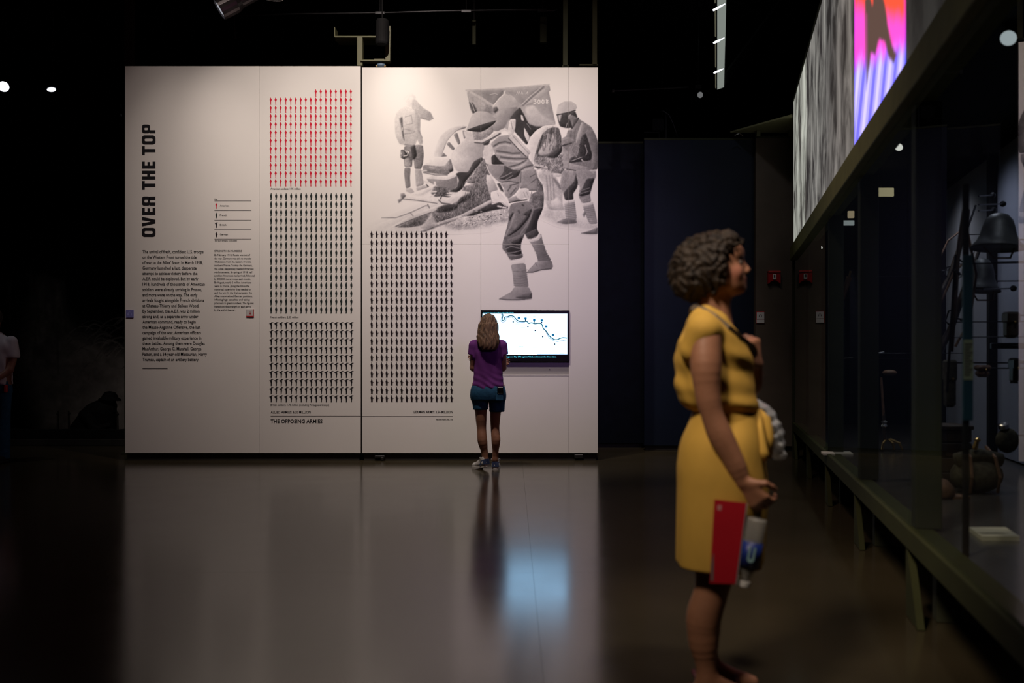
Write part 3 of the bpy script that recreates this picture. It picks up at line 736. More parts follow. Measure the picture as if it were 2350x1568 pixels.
L(Z3, .97, 1.6, [(720, 50), (770, 60), (740, 120), (690, 130)], 1.2); L(Z3, .2, 2, [(700, 60), (740, 100)], 1.5)
P(Z3, .66, [(700, 322), (802, 320), (790, 480), (800, 640), (722, 665), (694, 420)], 1.8, .08, ((700, 400), (800, 400), .54))
P(Z3, .76, [(868, 342), (972, 345), (1002, 480), (1015, 600), (890, 640), (880, 500)], 2, .08)
P(Z3, .84, [(720, 662), (810, 650), (865, 720), (800, 742), (722, 705)], 2); P(Z3, .82, [(890, 640), (1022, 605), (1095, 640), (900, 705)], 2.5, .1)
# foreground soldier
P(Z2, .90, [(310, 1120), (350, 1000), (430, 955), (495, 1040), (460, 1160), (455, 1295), (365, 1285), (335, 1200)], 2, .06)
P(Z2, .68, [(430, 975), (560, 860), (700, 845), (800, 920), (1000, 1150), (995, 1200), (1072, 1290), (1100, 1500), (1090, 1600), (880, 1600), (880, 1380), (740, 1370), (560, 1250), (495, 1140), (470, 1050)], 1.8, .06)
for y0, pts in ((0, [(480, 1015), (560, 965), (650, 950), (730, 970)]), (1, [(525, 1090), (640, 1105), (760, 1125), (870, 1120)]), (2, [(585, 1180), (680, 1195), (820, 1205), (985, 1200)]), (3, [(700, 1330), (850, 1290), (960, 1230)]), (4, [(840, 1400), (950, 1330), (1060, 1300)])):
    L(Z2, .40, 3, pts, 3); L(Z2, .84, 3, [(x, y + 42) for x, y in pts], 4)
P(Z2, .87, [(698, 885), (780, 828), (1042, 1110), (970, 1175), (880, 1090)], 1.6)
L(Z2, .62, 1.2, [(760, 860), (1010, 1135)], 1.2); L(Z2, .35, 2, [(700, 900), (860, 1075), (965, 1175)], 1.6)
P(Z2, .25, [(440, 1175), (490, 1135), (560, 1230), (650, 1295), (448, 1295)], 1.8)
P(Z4, .66, [(405, 270), (700, 265), (830, 350), (970, 380), (960, 560), (790, 605), (620, 570), (490, 450)], 2, .08)
P(Z4, .30, [(690, 275), (820, 350), (970, 365), (910, 470), (720, 525), (590, 505), (680, 390)], 2, .10)
P(Z4, .72, [(428, 290), (690, 285), (680, 385), (580, 495), (480, 420)], 2.5, .05, ((450, 300), (660, 420), .60))
L(Z4, .62, 2.2, [(600, 500), (700, 460), (810, 400)], 2); L(Z4, .62, 2.2, [(700, 525), (830, 450)], 2.5)
P(Z4, .68, [(620, 565), (955, 555), (935, 660), (875, 740), (760, 835), (700, 760), (690, 660)], 2, .10)
L(Z4, .36, 2, [(620, 560), (760, 540), (940, 570)], 2); L(Z4, .36, 2, [(790, 610), (880, 590), (940, 570)], 2); P(Z4, .33, [(570, 580), (620, 570), (690, 720), (640, 700)], 3)
for a, b in (((750, 700), (800, 620)), ((800, 760), (880, 660))): L(Z4, .42, 2.2, [a, b], 3)
P(Z4, .68, [(745, 835), (900, 770), (950, 840), (1060, 835), (1060, 855), (780, 895)], 2)
L(Z4, .30, 2.2, [(775, 893), (900, 865), (1065, 848)], 1.6)
P(Z4, .93, [(398, 430), (490, 450), (560, 600), (592, 685), (480, 725), (450, 765), (420, 620), (400, 520)], 2, .07, ((400, 500), (560, 640), .70))
L(Z4, .93, 2.2, [(400, 275), (450, 400), (520, 520), (640, 572)], 1.4)
P(Z4, .66, [(955, 370), (1200, 335), (1235, 460), (1285, 560), (1245, 690), (1120, 695), (1050, 652), (935, 665)], 2, .08)
for a, b in (((1120, 470), (1210, 420)), ((1140, 560), (1220, 500)), ((1100, 690), (1230, 690)), ((970, 390), (960, 560))): L(Z4, .42, 1.8, [a, b], 2.5)
P(Z4, .52, [(1200, 440), (1320, 600), (1345, 780), (1332, 1000), (1150, 990), (1095, 870), (1130, 760), (1245, 690)], 2, .34)
P(Z4, .95, [(468, 722), (570, 690), (640, 740), (720, 830), (765, 930), (742, 965), (680, 930), (640, 890), (560, 865), (500, 872), (470, 800)], 1.6, .04)
L(Z4, .72, 1.2, [(585, 740), (600, 780)], 1.4); L(Z4, .7, 1.4, [(660, 890), (720, 940)], 1.4)
P(Z4, .92, [(888, 745), (950, 672), (1060, 660), (1135, 765), (1105, 845), (1060, 825), (1025, 812), (960, 838), (900, 812)], 1.6, .05)
for x in (1010, 1060): L(Z4, .7, 1.3, [(x, 720), (x + 30, 800)], 1.4)
P(Z4, .62, [(800, 910), (1100, 860), (1160, 985), (1335, 955), (1290, 1070), (1220, 1210), (1230, 1340), (1262, 1392), (1200, 1440), (1080, 1460), (1020, 1400), (960, 1568), (940, 1620), (650, 1620), (730, 1320), (770, 1150), (765, 1040)], 1.8, .10, ((800, 1000), (1100, 1300), .50))
P(Z4, .24, [(1175, 1010), (1335, 965), (1235, 1200), (1222, 1330), (1262, 1392), (1190, 1432), (1075, 1440), (1030, 1385), (1130, 1180)], 2, .05)
P(Z4, .28, [(1000, 1080), (1140, 980), (1140, 1080), (1055, 1200), (930, 1340), (800, 1425), (735, 1445), (900, 1290), (1055, 1110)], 2.5, .06)
P(Z4, .32, [(760, 1130), (820, 1050), (850, 1060), (780, 1200)], 3); L(Z4, .72, 3, [(860, 1080), (800, 1260), (720, 1430)], 4); L(Z4, .66, 2.5, [(1140, 1060), (1110, 1180), (960, 1400)], 3)
L(Z4, .3, 3, [(990, 930), (1010, 940)], 2.5); L(Z4, .36, 3, [(930, 1030), (940, 1060)], 3)
P(Z5, .50, [(343, 720), (350, 640), (372, 550), (420, 590), (690, 480), (625, 650), (622, 740), (660, 850), (560, 892), (462, 895), (400, 785)], 1.8, .10)
P(Z5, .26, [(470, 625), (650, 545), (612, 660), (520, 668)], 2.5); P(Z5, .26, [(385, 690), (500, 655), (605, 690), (635, 780), (600, 830), (420, 780)], 2.5)
for a, b, c_ in (((360, 740), (480, 690), (600, 720)), ((400, 790), (520, 780), (630, 750)), ((430, 830), (540, 830), (650, 810))): L(Z5, .66, 1.8, [a, b, c_], 2)
P(Z5, .98, [(455, 900), (680, 858), (692, 942), (470, 965)], 1.4, .02)
P(Z5, .74, [(470, 962), (692, 940), (712, 1100), (742, 1310), (520, 1305), (500, 1100)], 1.6, .06, ((500, 1100), (720, 1080), .62))
for y in (1050, 1120, 1150, 1195, 1235, 1265): L(Z5, .56, 1.1, [(515 + (y - 960) * .02, y + 12), (620, y + 18), (715, y - 8)], 1.5)
P(Z5, .80, [(295, 1475), (400, 1415), (480, 1370), (525, 1298), (742, 1298), (792, 1400), (788, 1482), (680, 1492), (590, 1503), (400, 1503)], 1.5, .04, ((500, 1330), (600, 1480), .66))
P(Z5, .48, [(540, 1455), (640, 1415), (785, 1380), (786, 1470), (680, 1480), (600, 1470)], 3); L(Z5, .45, 1.4, [(300, 1480), (480, 1490), (680, 1490)], 1.5)
P(Z5, .34, [(690, 500), (860, 420), (893, 500), (840, 570), (722, 580)], 2, .08)
P(Z5, .70, [(742, 595), (925, 495), (945, 590), (1005, 780), (1085, 905), (880, 925), (862, 820), (800, 690)], 1.6, .06, ((800, 700), (980, 700), .52))
P(Z5, .92, [(740, 595), (850, 560), (905, 488), (932, 540), (890, 600), (770, 628)], 1.5)
for y in (700, 760, 800, 830, 860, 890): L(Z5, .54, 1.1, [(800 + (y - 690) * .42, y), (900, y + 10), (960 + (y - 650) * .42, y - 5)], 1.4)
P(Z5, .76, [(708, 1075), (840, 935), (880, 912), (1082, 900), (1107, 990), (1082, 1032), (930, 1047), (800, 1085)], 1.5, .06, ((850, 950), (950, 1040), .6))
L(Z5, .42, 2, [(715, 1080), (800, 1078), (930, 1040), (1080, 1025)], 1.6); L(Z5, .55, 1.6, [(840, 940), (870, 990)], 1.6)
P(Z2, .70, [(150, 790), (280, 800), (370, 760), (460, 700), (475, 800), (400, 870), (300, 925), (180, 930)], 2, .28)
P(Z2, .92, [(20, 790), (130, 790), (180, 900), (150, 930), (60, 920)], 3, .05)
P(Z2, .34, [(305, 955), (440, 890), (400, 995), (330, 1005)], 2.5)
L(Z2, .45, 5, [(200, 955), (320, 965), (460, 895), (570, 825)], 2.5)
L(Z2, .92, 5.2, [(175, 935), (300, 945), (450, 870), (560, 800), (640, 762), (690, 790)], 1.6)
P(Z2, .90, [(78, 745), (150, 545), (220, 500), (290, 493), (400, 508), (465, 570), (532, 620), (300, 685), (66, 768)], 1.6, .04, ((200, 520), (380, 680), .76))
P(Z2, .25, [(55, 775), (300, 688), (530, 625), (460, 700), (370, 765), (280, 805), (160, 795)], 1.5, .04)
# dust and wear: the faded left fringe of the print
fade = np.clip((R_.X - 838) / 60, 0, 1)
R_.A = 1 - (1 - R_.A) * fade

def raster_mesh(R, name, Y, parent, m, seams_x=(), seams_y=(), thr=.998, conv=None):
    keep = R.A < thr
    cell = keep[:-1, :-1] | keep[1:, :-1] | keep[:-1, 1:] | keep[1:, 1:]
    xs = R.x0 + np.arange(R.nx) * R.step; ys = R.y0 + np.arange(R.ny) * R.step
    for sx in seams_x: cell[:, (np.abs((xs[:-1] + xs[1:]) / 2 - sx) < .55)] = False
    for sy in seams_y: cell[np.abs((ys[:-1] + ys[1:]) / 2 - sy) < .55, :] = False
    jj, ii = np.nonzero(cell)
    q = np.stack([jj * R.nx + ii, jj * R.nx + ii + 1, (jj + 1) * R.nx + ii + 1, (jj + 1) * R.nx + ii], 1)[:, ::-1]
    used, inv = np.unique(q, return_inverse=True)
    X = R.X.ravel()[used]; Yp = R.Y.ravel()[used]
    V = np.stack([(X - CX) / F_PX * Y, np.full(len(X), Y), CAM_H - (Yp - HY) / F_PX * Y], 1)
    o = mesh_obj(name, V, inv.reshape(-1, 4).tolist(), m, parent)
    g = R.A.ravel()[used]
    set_colors(o, 'print', conv(g))
    return o
def mono(g):
    g = g - .24 * g * (1 - g); lin = np.clip(g, 0, 1) ** 2.2
    w = np.array([.80, .785, .765]); t = np.clip(lin, 0, 1)[:, None]
    cool = np.array([.98, .97, 1.06])
    return np.clip(w * t * (cool * (1 - t) + t), 0, 1)
mural = raster_mesh(R_, 'photograph_print', PY - 0.0007, right, M['print'], (1103.5, 1305.5), (560.5,), conv=mono)
mural['label'] = 'faded black and white print of soldiers around a field gun'

# ================================================================== wall monitor under the print
mon = thing('wall_monitor', 'glowing wall screen showing a white battle map with a river line', 'monitor', (at(1205, 830, PY)[0], PY - 0.01, at(0, 830, PY)[2]))
a, b = at(1104.3, 830, PY), at(1306.6, 712, PY)
MB().bbox((a[0], PY - 0.028, a[2]), (b[0], PY + 0.02, b[2]), 0.003).build('bezel', M['black_gloss'], mon)
SC = PY - 0.0285
px_polys([[(1107.5, 814.5), (1233, 814.5), (1233, 813.2), (1302, 813.2), (1302, 720), (1107.5, 720)]], SC).build('map_display', emission_mat('screen_white', (1.10, 2.00, 3.0), 1.0), mon, part_label='white glowing map area')
def zs(p): return [(1130 + x * .08292, 705 + y * .08292) for x, y in p]
def stroke(pts, w, Y):
    b = MB(); pts = [np.array(p, float) for p in pts]
    Lp, Rp = [], []
    for i, p in enumerate(pts):
        t = pts[min(i + 1, len(pts) - 1)] - pts[max(i - 1, 0)]; t /= np.linalg.norm(t); n_ = np.array([-t[1], t[0]]) * w / 2
        Lp.append(p + n_); Rp.append(p - n_)
    V = [at(*p, Y) for p in Lp] + [at(*p, Y) for p in Rp]; n = len(pts)
    return b.add(V, [(i, i + 1, i + 1 + n, i + n) for i in range(n - 1)])
def smooth_path(p, k=6):
    p = [np.array(q, float) for q in p]; out = []
    for i in range(len(p) - 1):
        p0, p1, p2, p3 = p[max(i - 1, 0)], p[i], p[i + 1], p[min(i + 2, len(p) - 1)]
        for j in range(k):
            t = j / k
            out.append(.5 * ((2 * p1) + (p2 - p0) * t + (2 * p0 - 5 * p1 + 4 * p2 - p3) * t * t + (3 * p1 - p0 - 3 * p2 + p3) * t ** 3))
    return [tuple(q) for q in out + [p[-1]]]
river = smooth_path(zs([(275, 185), (290, 230), (268, 340), (290, 375), (325, 350), (340, 280), (420, 265), (500, 238), (590, 260), (660, 340), (770, 402), (950, 400), (1000, 450), (1085, 435), (1180, 460), (1260, 448), (1360, 468), (1410, 590), (1490, 670), (1570, 790), (1680, 880), (1780, 905), (1920, 850), (2068, 855)]))
bank = smooth_path(zs([(240, 185), (255, 240), (238, 370), (270, 412), (340, 405), (370, 370), (385, 300), (460, 295), (530, 275), (600, 340), (680, 410), (780, 432), (900, 420)]))
bank2 = smooth_path(zs([(1470, 670), (1530, 780), (1580, 860), (1700, 930), (1800, 955), (1950, 925), (2068, 910)]))
stroke(river, 2.3, SC - .0004).build('river_line', emission_mat('screen_teal', (0.02, 0.09, 0.13), 1.0), mon)
M['s_grey'] = emission_mat('screen_mauve', (0.30, 0.27, 0.36), 1.0)
stroke(bank, 1.2, SC - .0004).build('river_bank', M['s_grey'], mon); stroke(bank2, 1.2, SC - .0004).build('river_bank', M['s_grey'], mon)
M['s_blue'] = emission_mat('screen_blue', (0.01, 0.14, 0.32), 1.0); M['s_dark'] = emission_mat('screen_dark', (0.02, 0.015, 0.05), 1.0); M['s_cyan'] = emission_mat('screen_cyan', (0.10, 0.75, 1.0), 1.0)
sq = lambda x, y, w, h: zs([(x - w, y - h), (x + w, y - h), (x + w, y + h), (x - w, y + h)])
for x, y in ((733, 300), (917, 316), (1157, 354), (1366, 366), (1490, 537), (1678, 772)):
    px_polys([sq(x, y, 33, 28)], SC - .0004).build('unit_marker', M['s_blue'], mon)
for x, y in ((577, 408), (982, 540), (1188, 652), (1392, 820), (1724, 1026), (1157, 406), (1364, 418), (917, 360)):
    px_polys([sq(x, y, 19, 17)], SC - .0004).build('unit_marker', M['s_dark'], mon)
text_lines([("Launch of the German Spring Offensive, March 21-May 28, 1918", 1109, 1178.5, 719)], 2.0, SC - .0004, .012).build('screen_title', M['s_cyan'], mon)
text_lines([("The third major offensive began on May 27th against Allied positions at the River Aisne.", 1112, 1277, 820.2)], 2.9, SC - .0004, .016).build('screen_caption', M['s_cyan'], mon)
for pn in [("Amiens", 1183, 1193, 744.2), ("Villers", 1195, 1208, 753), ("Laon", 1223, 1229, 727), ("Paris", 1192, 1200.5, 796), ("Chalons", 1222, 1233, 797.3), ("Reims", 1285, 1294, 812), ("Metz", 1294, 1301.5, 771.5)]:
    text_lines([pn], 1.3, SC - .0004).build('place_name', M['s_blue'], mon)
a, b = at(1104.4, 863, PY), at(1305.8, 832, PY)
vent = MB().bbox((a[0], PY + 0.012, a[2]), (b[0], PY + 0.03, b[2]), 0.001).build('access_panel', M['grey_vent'], right)
MB().bbox((a[0], PY - 0.003, a[2]), (b[0], PY + 0.012, a[2] + 0.012), 0.001).build('ledge', M['panel'], right)
d = at(1261.5, 848, PY)
MB().lathe([(0.006, 0), (0.006, .004), (.004, .006)], (d[0], PY + .012, d[2]), (0, -1, 0), 10).build('screw', M['chrome'], right)

# ================================================================== small square signs on the left panel
def small_sign(px, py, w, label, face, rim, glyph, icon):
    c = at(px, py, PY); h = w / 2 * PY / F_PX
    t = thing('audio_guide_sign', label, 'sign', (c[0], PY - 0.006, c[2] - h))
    MB().bbox((c[0] - h, PY - 0.010, c[2] - h), (c[0] + h, PY - 0.0005, c[2] + h), 0.001).build('plate', face, t)
    if rim is not None:
        e = h * .16
        MB().box((c[0] + h - e, PY - .0115, c[2] - h), (c[0] + h, PY - .0102, c[2] + h)).box((c[0] - h, PY - .0115, c[2] - h), (c[0] + h - e, PY - .0102, c[2] - h + e * 1.4)).build('red_border', rim, t)
    b = MB()
    for p in icon: b.add([(c[0] + x * h, PY - .0108, c[2] + z * h) for x, z in p], [list(range(len(p)))])
    b.build('symbol', glyph, t)
    return t
arc = [(.5 * math.cos(math.radians(a)), .05 + .5 * math.sin(math.radians(a))) for a in range(0, 181, 20)]
phones = [arc + [(x * .78, .05 + (z - .05) * .78) for x, z in arc[::-1]], [(-.55, -.45), (-.3, -.45), (-.3, .05), (-.55, .05)], [(.3, -.45), (.55, -.45), (.55, .05), (.3, .05)]]
hand_i = [[(-.1, -.4), (.25, -.4), (.35, 0), (.1, .02), (.06, .4), (-.06, .4), (-.06, -.05), (-.3, .05), (-.32, -.08)]]
small_sign(298.3, 720.5, 17.5, 'small violet square sign with headphones symbol at panel edge', mat('violet_plate', (0.20, 0.20, 0.52), 0.5), None, mat('pale_violet', (.35, .38, .75), .5), phones)
small_sign(574.5, 718.5, 17.5, 'small grey square sign with red border below the narrow text column', mat('grey_plate', (0.55, 0.54, 0.54), 0.5), M['red'], mat('dull_red', (.35, .08, .08), .5), hand_i)

# ================================================================== steelwork and lamps above the panels
YS = 11.95
def pbox(b, x0, y0, x1, y1, Y, d, r=0.004):
    p, q = at(x0, y1, Y), at(x1, y0, Y)
    return b.bbox((p[0], Y, p[2]), (q[0], Y + d, q[2]), r)
br = thing('steel_bracket_frame', 'pale olive steel bracket frame rising above the wall panels', 'bracket', (at(826, 150, 11.66)[0], 11.66, at(0, 152, 11.66)[2]))
pbox(MB(), 819, 84, 832, 151, 11.62, 0.10).build('post', M['green_steel'], br)
m = MB(); pbox(m, 768, 82, 892, 85.5, 11.62, 0.3, .003); p, q = at(770, 95, 11.75), at(864, 85, 11.75); m.box((p[0], 11.72, p[2]), (q[0], 11.76, q[2])); pbox(m, 766.5, 62, 769, 84, 11.62, .2, .002)
m.build('cross_beam', M['green_steel'], br)
m = MB().prism([tuple(at(x, y, 11.62)[[0, 2]]) for x, y in ((884.5, 140), (895, 140), (896, 60), (893.5, 60), (893.5, 92), (887, 100), (884.5, 106))], 11.62, 11.72)
m.build('hanger_arm', M['green_steel'], br)
m = MB(); pbox(m, 827, 137, 893, 140, 11.60, 0.12, .002); pbox(m, 858, 134.5, 882, 137.5, 11.60, .1, .002); m.build('lower_arm', M['green_steel'], br)
sp = thing('ceiling_speaker', 'black cylindrical speaker hanging beside the steel bracket', 'speaker', at(878, 104, 11.5))
c = at(876, 104, 11.5)
MB().lathe([(.05, 0), (.068, .01), (.075, .03), (.075, .27), (.065, .295), (.03, .3)], c, (.03, 0, 1), 20).build('body', M['black'], sp, smooth=False)
MB().tube([c + [0.006, 0, .29], c + [0.006, 0, .7]], .008, 8).build('stem', M['black'], sp)
cd = thing('conduit_pipe', 'thin metal conduit pipe running under the ceiling above the panels', 'pipe', at(900, 28, 12.0))
MB().tube([at(440, 38, 12.0), at(600, 34.5, 12.0), at(680, 32, 12.0), at(740, 31.5, 12.0), at(870, 30, 12.0), at(1000, 26, 12.0), at(1150, 23.5, 12.0), at(1240, 23, 12.0), at(1270, 24.5, 12.0), at(1278, 21, 12.0)], .013, 10).build('pipe', M['dark_metal'], cd, smooth=True)
for px, py in ((872, 30), (1070, 26), (1245, 24)):
    c = at(px, py, 12.0)
    MB().bbox(c - [.06, .02, .02], c + [.06, .02, .015], .004).tube([c, c + [0, 0, 1.6]], .006, 8).build('clamp', M['dark_metal'], cd)
COLM = mat('dim_olive_steel', (.030, .029, .014), .7, spec=.15)
for nm, lb, x0, x1, y0, y1 in (('ceiling_hanger_post', 'slim olive steel post above the panel, left of the corner post', 1292, 1303, 14, 155), ('ceiling_hanger_post', 'brighter olive steel post above the right corner of the panel', 1359.5, 1370.5, -40, 152)):
    t = thing(nm, lb, 'post', (at((x0 + x1) / 2, y1, YS - .25)[0], YS - .2, at(0, y1, YS - .25)[2]))
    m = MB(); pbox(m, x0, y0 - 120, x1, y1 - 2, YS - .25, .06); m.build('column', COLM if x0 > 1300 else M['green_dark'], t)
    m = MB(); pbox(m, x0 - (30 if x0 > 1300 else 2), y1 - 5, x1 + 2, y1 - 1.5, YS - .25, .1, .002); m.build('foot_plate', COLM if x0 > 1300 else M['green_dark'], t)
for px, y0, y1, w, lb in ((1088, 45, 102, 8, 'narrow dim hanging rod bracket above the cannon print'), (1247, 38, 97, 15, 'wider dim hanging bracket near the right end of the pipe')):
    t = thing('hanging_bracket', lb, 'bracket', at(px, y1, 12.2))
    m = MB(); pbox(m, px - w / 2, y0, px + w / 2, y1, 12.2, .08); m.build('plate', M['green_dark'], t)
    m = MB(); pbox(m, px - 1.5, y0 - 150, px + 1.5, y0, 12.22, .02, .001); m.build('rod', M['black'], t)
t = thing('tall_column', 'faint dark steel column behind the left corner of the panel', 'column', (at(294, 0, 12.3)[0], 12.35, 0))
m = MB(); p, q = at(285, 150, 12.3), at(303, -150, 12.3); m.bbox((p[0], 12.3, 0.0), (q[0], 12.4, 7.2), .004); m.build('shaft', M['green_dark'], t)
MB().bbox((p[0] - .03, 12.27, 0), (q[0] + .03, 12.43, .03), .004).build('base_plate', M['green_dark'], t)
MB().bbox((p[0] - .03, 12.27, 7.14), (q[0] + .03, 12.43, 7.2), .004).build('cap_plate', M['green_dark'], t)

LENS_ON = emission_mat('lamp_lens_bright', (0.85, 0.93, 1.0), 7.0)
LENS_DIM = emission_mat('lamp_lens_dim', (0.75, 0.78, 0.85), 0.32)
LENS_HOT = emission_mat('lamp_lens_glint', (0.9, 0.93, 1.0), 2.2)
def track_head(c, d, r, ln, label, lens, name='track_spotlight', back=None, stem=True):
    """cylindrical track lamp: c = centre of the lens, d = aiming direction"""
    c = np.array(c, float); d = np.array(d, float); d /= np.linalg.norm(d)
    t = thing(name, label, 'spotlight', tuple(c - d * ln / 2))
    MB().lathe([(r * .55, -ln), (r * .8, -ln * .96), (r * .82, -ln * .45), (r, -ln * .35), (r, 0.0), (r * .9, 0.0), (r * .9, -ln * .06), (r * .88, -ln * .06)], c, d, 22).build('housing', back or M['dark_metal'], t, smooth=False)
    MB().lathe([(r * .9, -ln * .05), (r * .6, -ln * .02), (0.001, -ln * .01)], c, d, 22).build('lens', lens, t)
    if stem:
        k = c - d * ln * .6
        MB().tube([k, k + [0, 0, .12], k + [0, 0, max(.2, 7.15 - k[2])]], .012, 8).build('stem', M['black'], t)
        MB().bbox(k + [-.05, -.03, .08], k + [.05, .03, .14], .005).build('yoke', M['dark_metal'], t)
    return t
track_head(at(503, 22, 11.2), (-.80, -.20, -.52), .128, .56, 'metal track spotlight tilted down left above the panel heading', emission_mat('lamp_lens_glow', (.75, .78, .85), .45), back=mat('lamp_grey', (.09, .08, .085), .35, metal=.6, var=.3))
track_head(at(628, -2, 9.0), (-.05, .1, -1), .085, .3, 'track spotlight cut by the top edge, lens facing straight down', emission_mat('lamp_lens_warm', (.5, .42, .34), .5))
track_head(at(8, 199, 13.0), (.25, -.9, -.5), .075, .25, 'brightest lamp at the far left edge of the hall', LENS_ON)
track_head(at(118, 205, 13.0), (.2, -.75, .65), .062, .22, 'round white ceiling lamp right of the left edge lamp', LENS_HOT, stem=True)
track_head(at(278, 264, 12.6), (-.9, -.4, -.1), .028, .09, 'tiny pale lamp beside the upper left panel edge', emission_mat('lamp_lens_faint', (.8, .8, .85), .5))
track_head(at(1607, 218, 14.5), (.1, -1, -.25), .048, .2, 'small round grey lamp beside the lit ceiling strip', emission_mat('lamp_lens_grey', (.8, .8, .82), .16))
# bare rod under the first lamp
t = thing('ceiling_rod', 'thin grey rod hanging below the metal spotlight', 'rod', at(539, 86, 11.9))
MB().tube([at(537.5, 30, 11.9), at(538, 62, 11.9), at(539.3, 85, 11.9)], .009, 8).lathe([(.004, -.02), (.012, -.01), (.012, .02), (.006, .03)], at(539.3, 85, 11.9), (0, 0, 1), 10).build('rod', M['dark_metal'], t)

# suspended strip of luminaires running away from the camera
st = thing('linear_ceiling_light', 'long bright ribbed strip light receding high over the dark panels', 'light', at(1650, 205, 17.8))
TH = 0.2075
cs, sn = math.cos(TH), math.sin(TH)
def strip_pt(px, py, z=6.0):
    Y = (z - CAM_H) * F_PX / (HY - py); return at(px, py, Y)
ys_ = (-60, 13, 90, 160, 206)
RIB = emission_mat('strip_diffuser', (.52, .58, .52), .40); BAR = emission_mat('strip_tube', (.85, .88, 1.0), 3.0); TRIM = emission_mat('strip_trim_glow', (.40, .38, .26), .22)  # trim rail is no lamp, its emission only makes it show
for i in range(4):
    y0, y1 = ys_[i], ys_[i + 1]
    n = 9
    p0, p1 = strip_pt(1646, y0), strip_pt(1646, y1)
    w0 = .088
    for k in range(n):
        a_ = p0 + (p1 - p0) * ((k + .12) / n); b_ = p0 + (p1 - p0) * ((k + .94) / n)
        sk = np.array([w0, -.16, 0])
        mm = MB().add([a_, a_ + sk, b_ + sk, b_, a_ + [0, 0, .02], a_ + sk + [0, 0, .02], b_ + sk + [0, 0, .02], b_ + [0, 0, .02]],
                      [(0, 1, 2, 3), (7, 6, 5, 4), (0, 4, 5, 1), (1, 5, 6, 2), (2, 6, 7, 3), (3, 7, 4, 0)])
        mm.build('rib', RIB, st)
    a_, b_ = p0 - [.028, 0, 0], p1 - [.028, 0, 0]
    MB().tube([a_ + (b_ - a_) * .1, a_ + (b_ - a_) * .9], .008, 8).build('trim_rail', TRIM, st)
    if i < 3: MB().tube([p1 + [-.022, .14, -.012], p1 + [.02, .05, -.012], p1 + [w0 - .004, -.10, -.012]], [.014, .016, .005], 10).build('lamp_tube', BAR, st)
MB().box(strip_pt(1646, 206) + [-.04, -9, .03], strip_pt(1646, 206) + [.1, 0, .08]).build('housing', M['black'], st)
for q in (-1, -3): 
    c = strip_pt(1646, 206) + [.03, q, .05]; MB().tube([c, c + [0, 0, 1.15]], .006, 6).build('hanger_wire', M['black'], st)

# ================================================================== dark partitions at the right
YB = 12.8
def partition(name, label, x0, x1, yt, Y, m, th=.12):
    t = thing(name, label, 'partition', (at((x0 + x1) / 2, 0, Y)[0], Y + th / 2, 0))
    p, q = at(x0, 0, Y), at(x1, yt, Y)
    MB().bbox((p[0], Y, .06), (q[0], Y + th, q[2]), .005).build('panel', m, t)
    MB().bbox((p[0] + .02, Y + .03, 0), (q[0] - .02, Y + th - .02, .06), .003).build('plinth', M['plinth'], t)
    MB().bbox((p[0], Y - .004, q[2] - .02), (q[0], Y + th + .004, q[2] + .006), .002).build('cap_rail', M['green_dark'], t)
    return t
partition('partition_wall', 'dark navy partition panel behind the woman in yellow', 1478, 1731, 318, YB, M['dark_blue'])
partition('partition_wall', 'nearly black recessed partition beside the cream display wall', 1366, 1477, 326, YB + .35, mat('near_black_blue', (.004, .006, .012), .6, var=.2, spec=.1))
partition('partition_wall', 'dark brown partition panel carrying the red fire alarm', 1734, 1822, 313, YB - .1, M['dark_brown'])
# olive triangular canopy above the brown partition
cz = at(0, 303, 12.7)[2]
tri = [(at(1676, 0, 12.75)[0], 12.75), (at(1822, 0, 12.75)[0], 12.75), (at(1818, 0, 11.85)[0], 11.85)]
t = thing('corner_canopy', 'triangular olive steel canopy plate over the brown partition', 'canopy', (tri[1][0] - .3, 12.6, cz))
MB().slab([tri[0], tri[2], tri[1]], cz, cz + .02).build('plate', mat('canopy_olive', (.30, .29, .15), .7), t)
for px in (1740, 1813):
    p = at(px, 308, 12.62); MB().bbox((p[0] - .025, 12.6, p[2] - .03), (p[0] + .025, 12.64, cz), .003).build('spacer_block', M['green_steel'], t)
MB().tube([at(x, y, 12.6) for x, y in ((1686, 312), (1691, 308), (1697, 306), (1701, 309), (1705, 312))], .006, 6).build('cable_tie', M['chrome'], t)
# camera gear on top of the navy partition
t = thing('surveillance_camera', 'dark camera bracket with cable standing behind the navy partition top', 'camera', at(1525, 320, 13.0))
MB().tube([at(1528, 322, 13.1), at(1528, 285, 13.1), at(1527, 262, 13.1)], .016, 8).build('pole', M['dark_metal'], t)
MB().bbox(at(1496, 300, 13.1), at(1524, 272, 13.1) + [0, .12, 0], .01).build('housing', M['black'], t)
MB().tube([at(1516, 256, 13.05), at(1522, 255, 13.05), at(1535, 264, 13.05), at(1545, 285, 13.05), at(1556, 318, 13.05)], .009, 8).build('cable', M['dark_metal'], t, smooth=True)
MB().tube([at(1478, 304, 13.05), at(1512, 304, 13.05), at(1513, 322, 13.05)], .008, 6).build('arm', M['dark_metal'], t)
# faint sprinkler pipe
t = thing('sprinkler_pipe', 'short pale end of a dark pipe right of the display wall', 'pipe', at(1480, 210, 15))
MB().tube([at(1404, 209, 15), at(1470, 206, 15), at(1580, 201, 15)], .022, 12).build('pipe', M['dark_metal'], t)
MB().lathe([(.02, 0), (.03, .004), (.03, .03), (.02, .04)], at(1404, 209, 15), (1, 0, 0.04), 14).build('end_cap', M['grey_vent'], t)
MB().tube([at(1520, 203, 15), at(1520, 203, 15) + [0, 0, 2.0]], .008, 6).build('hanger', M['black'], t)

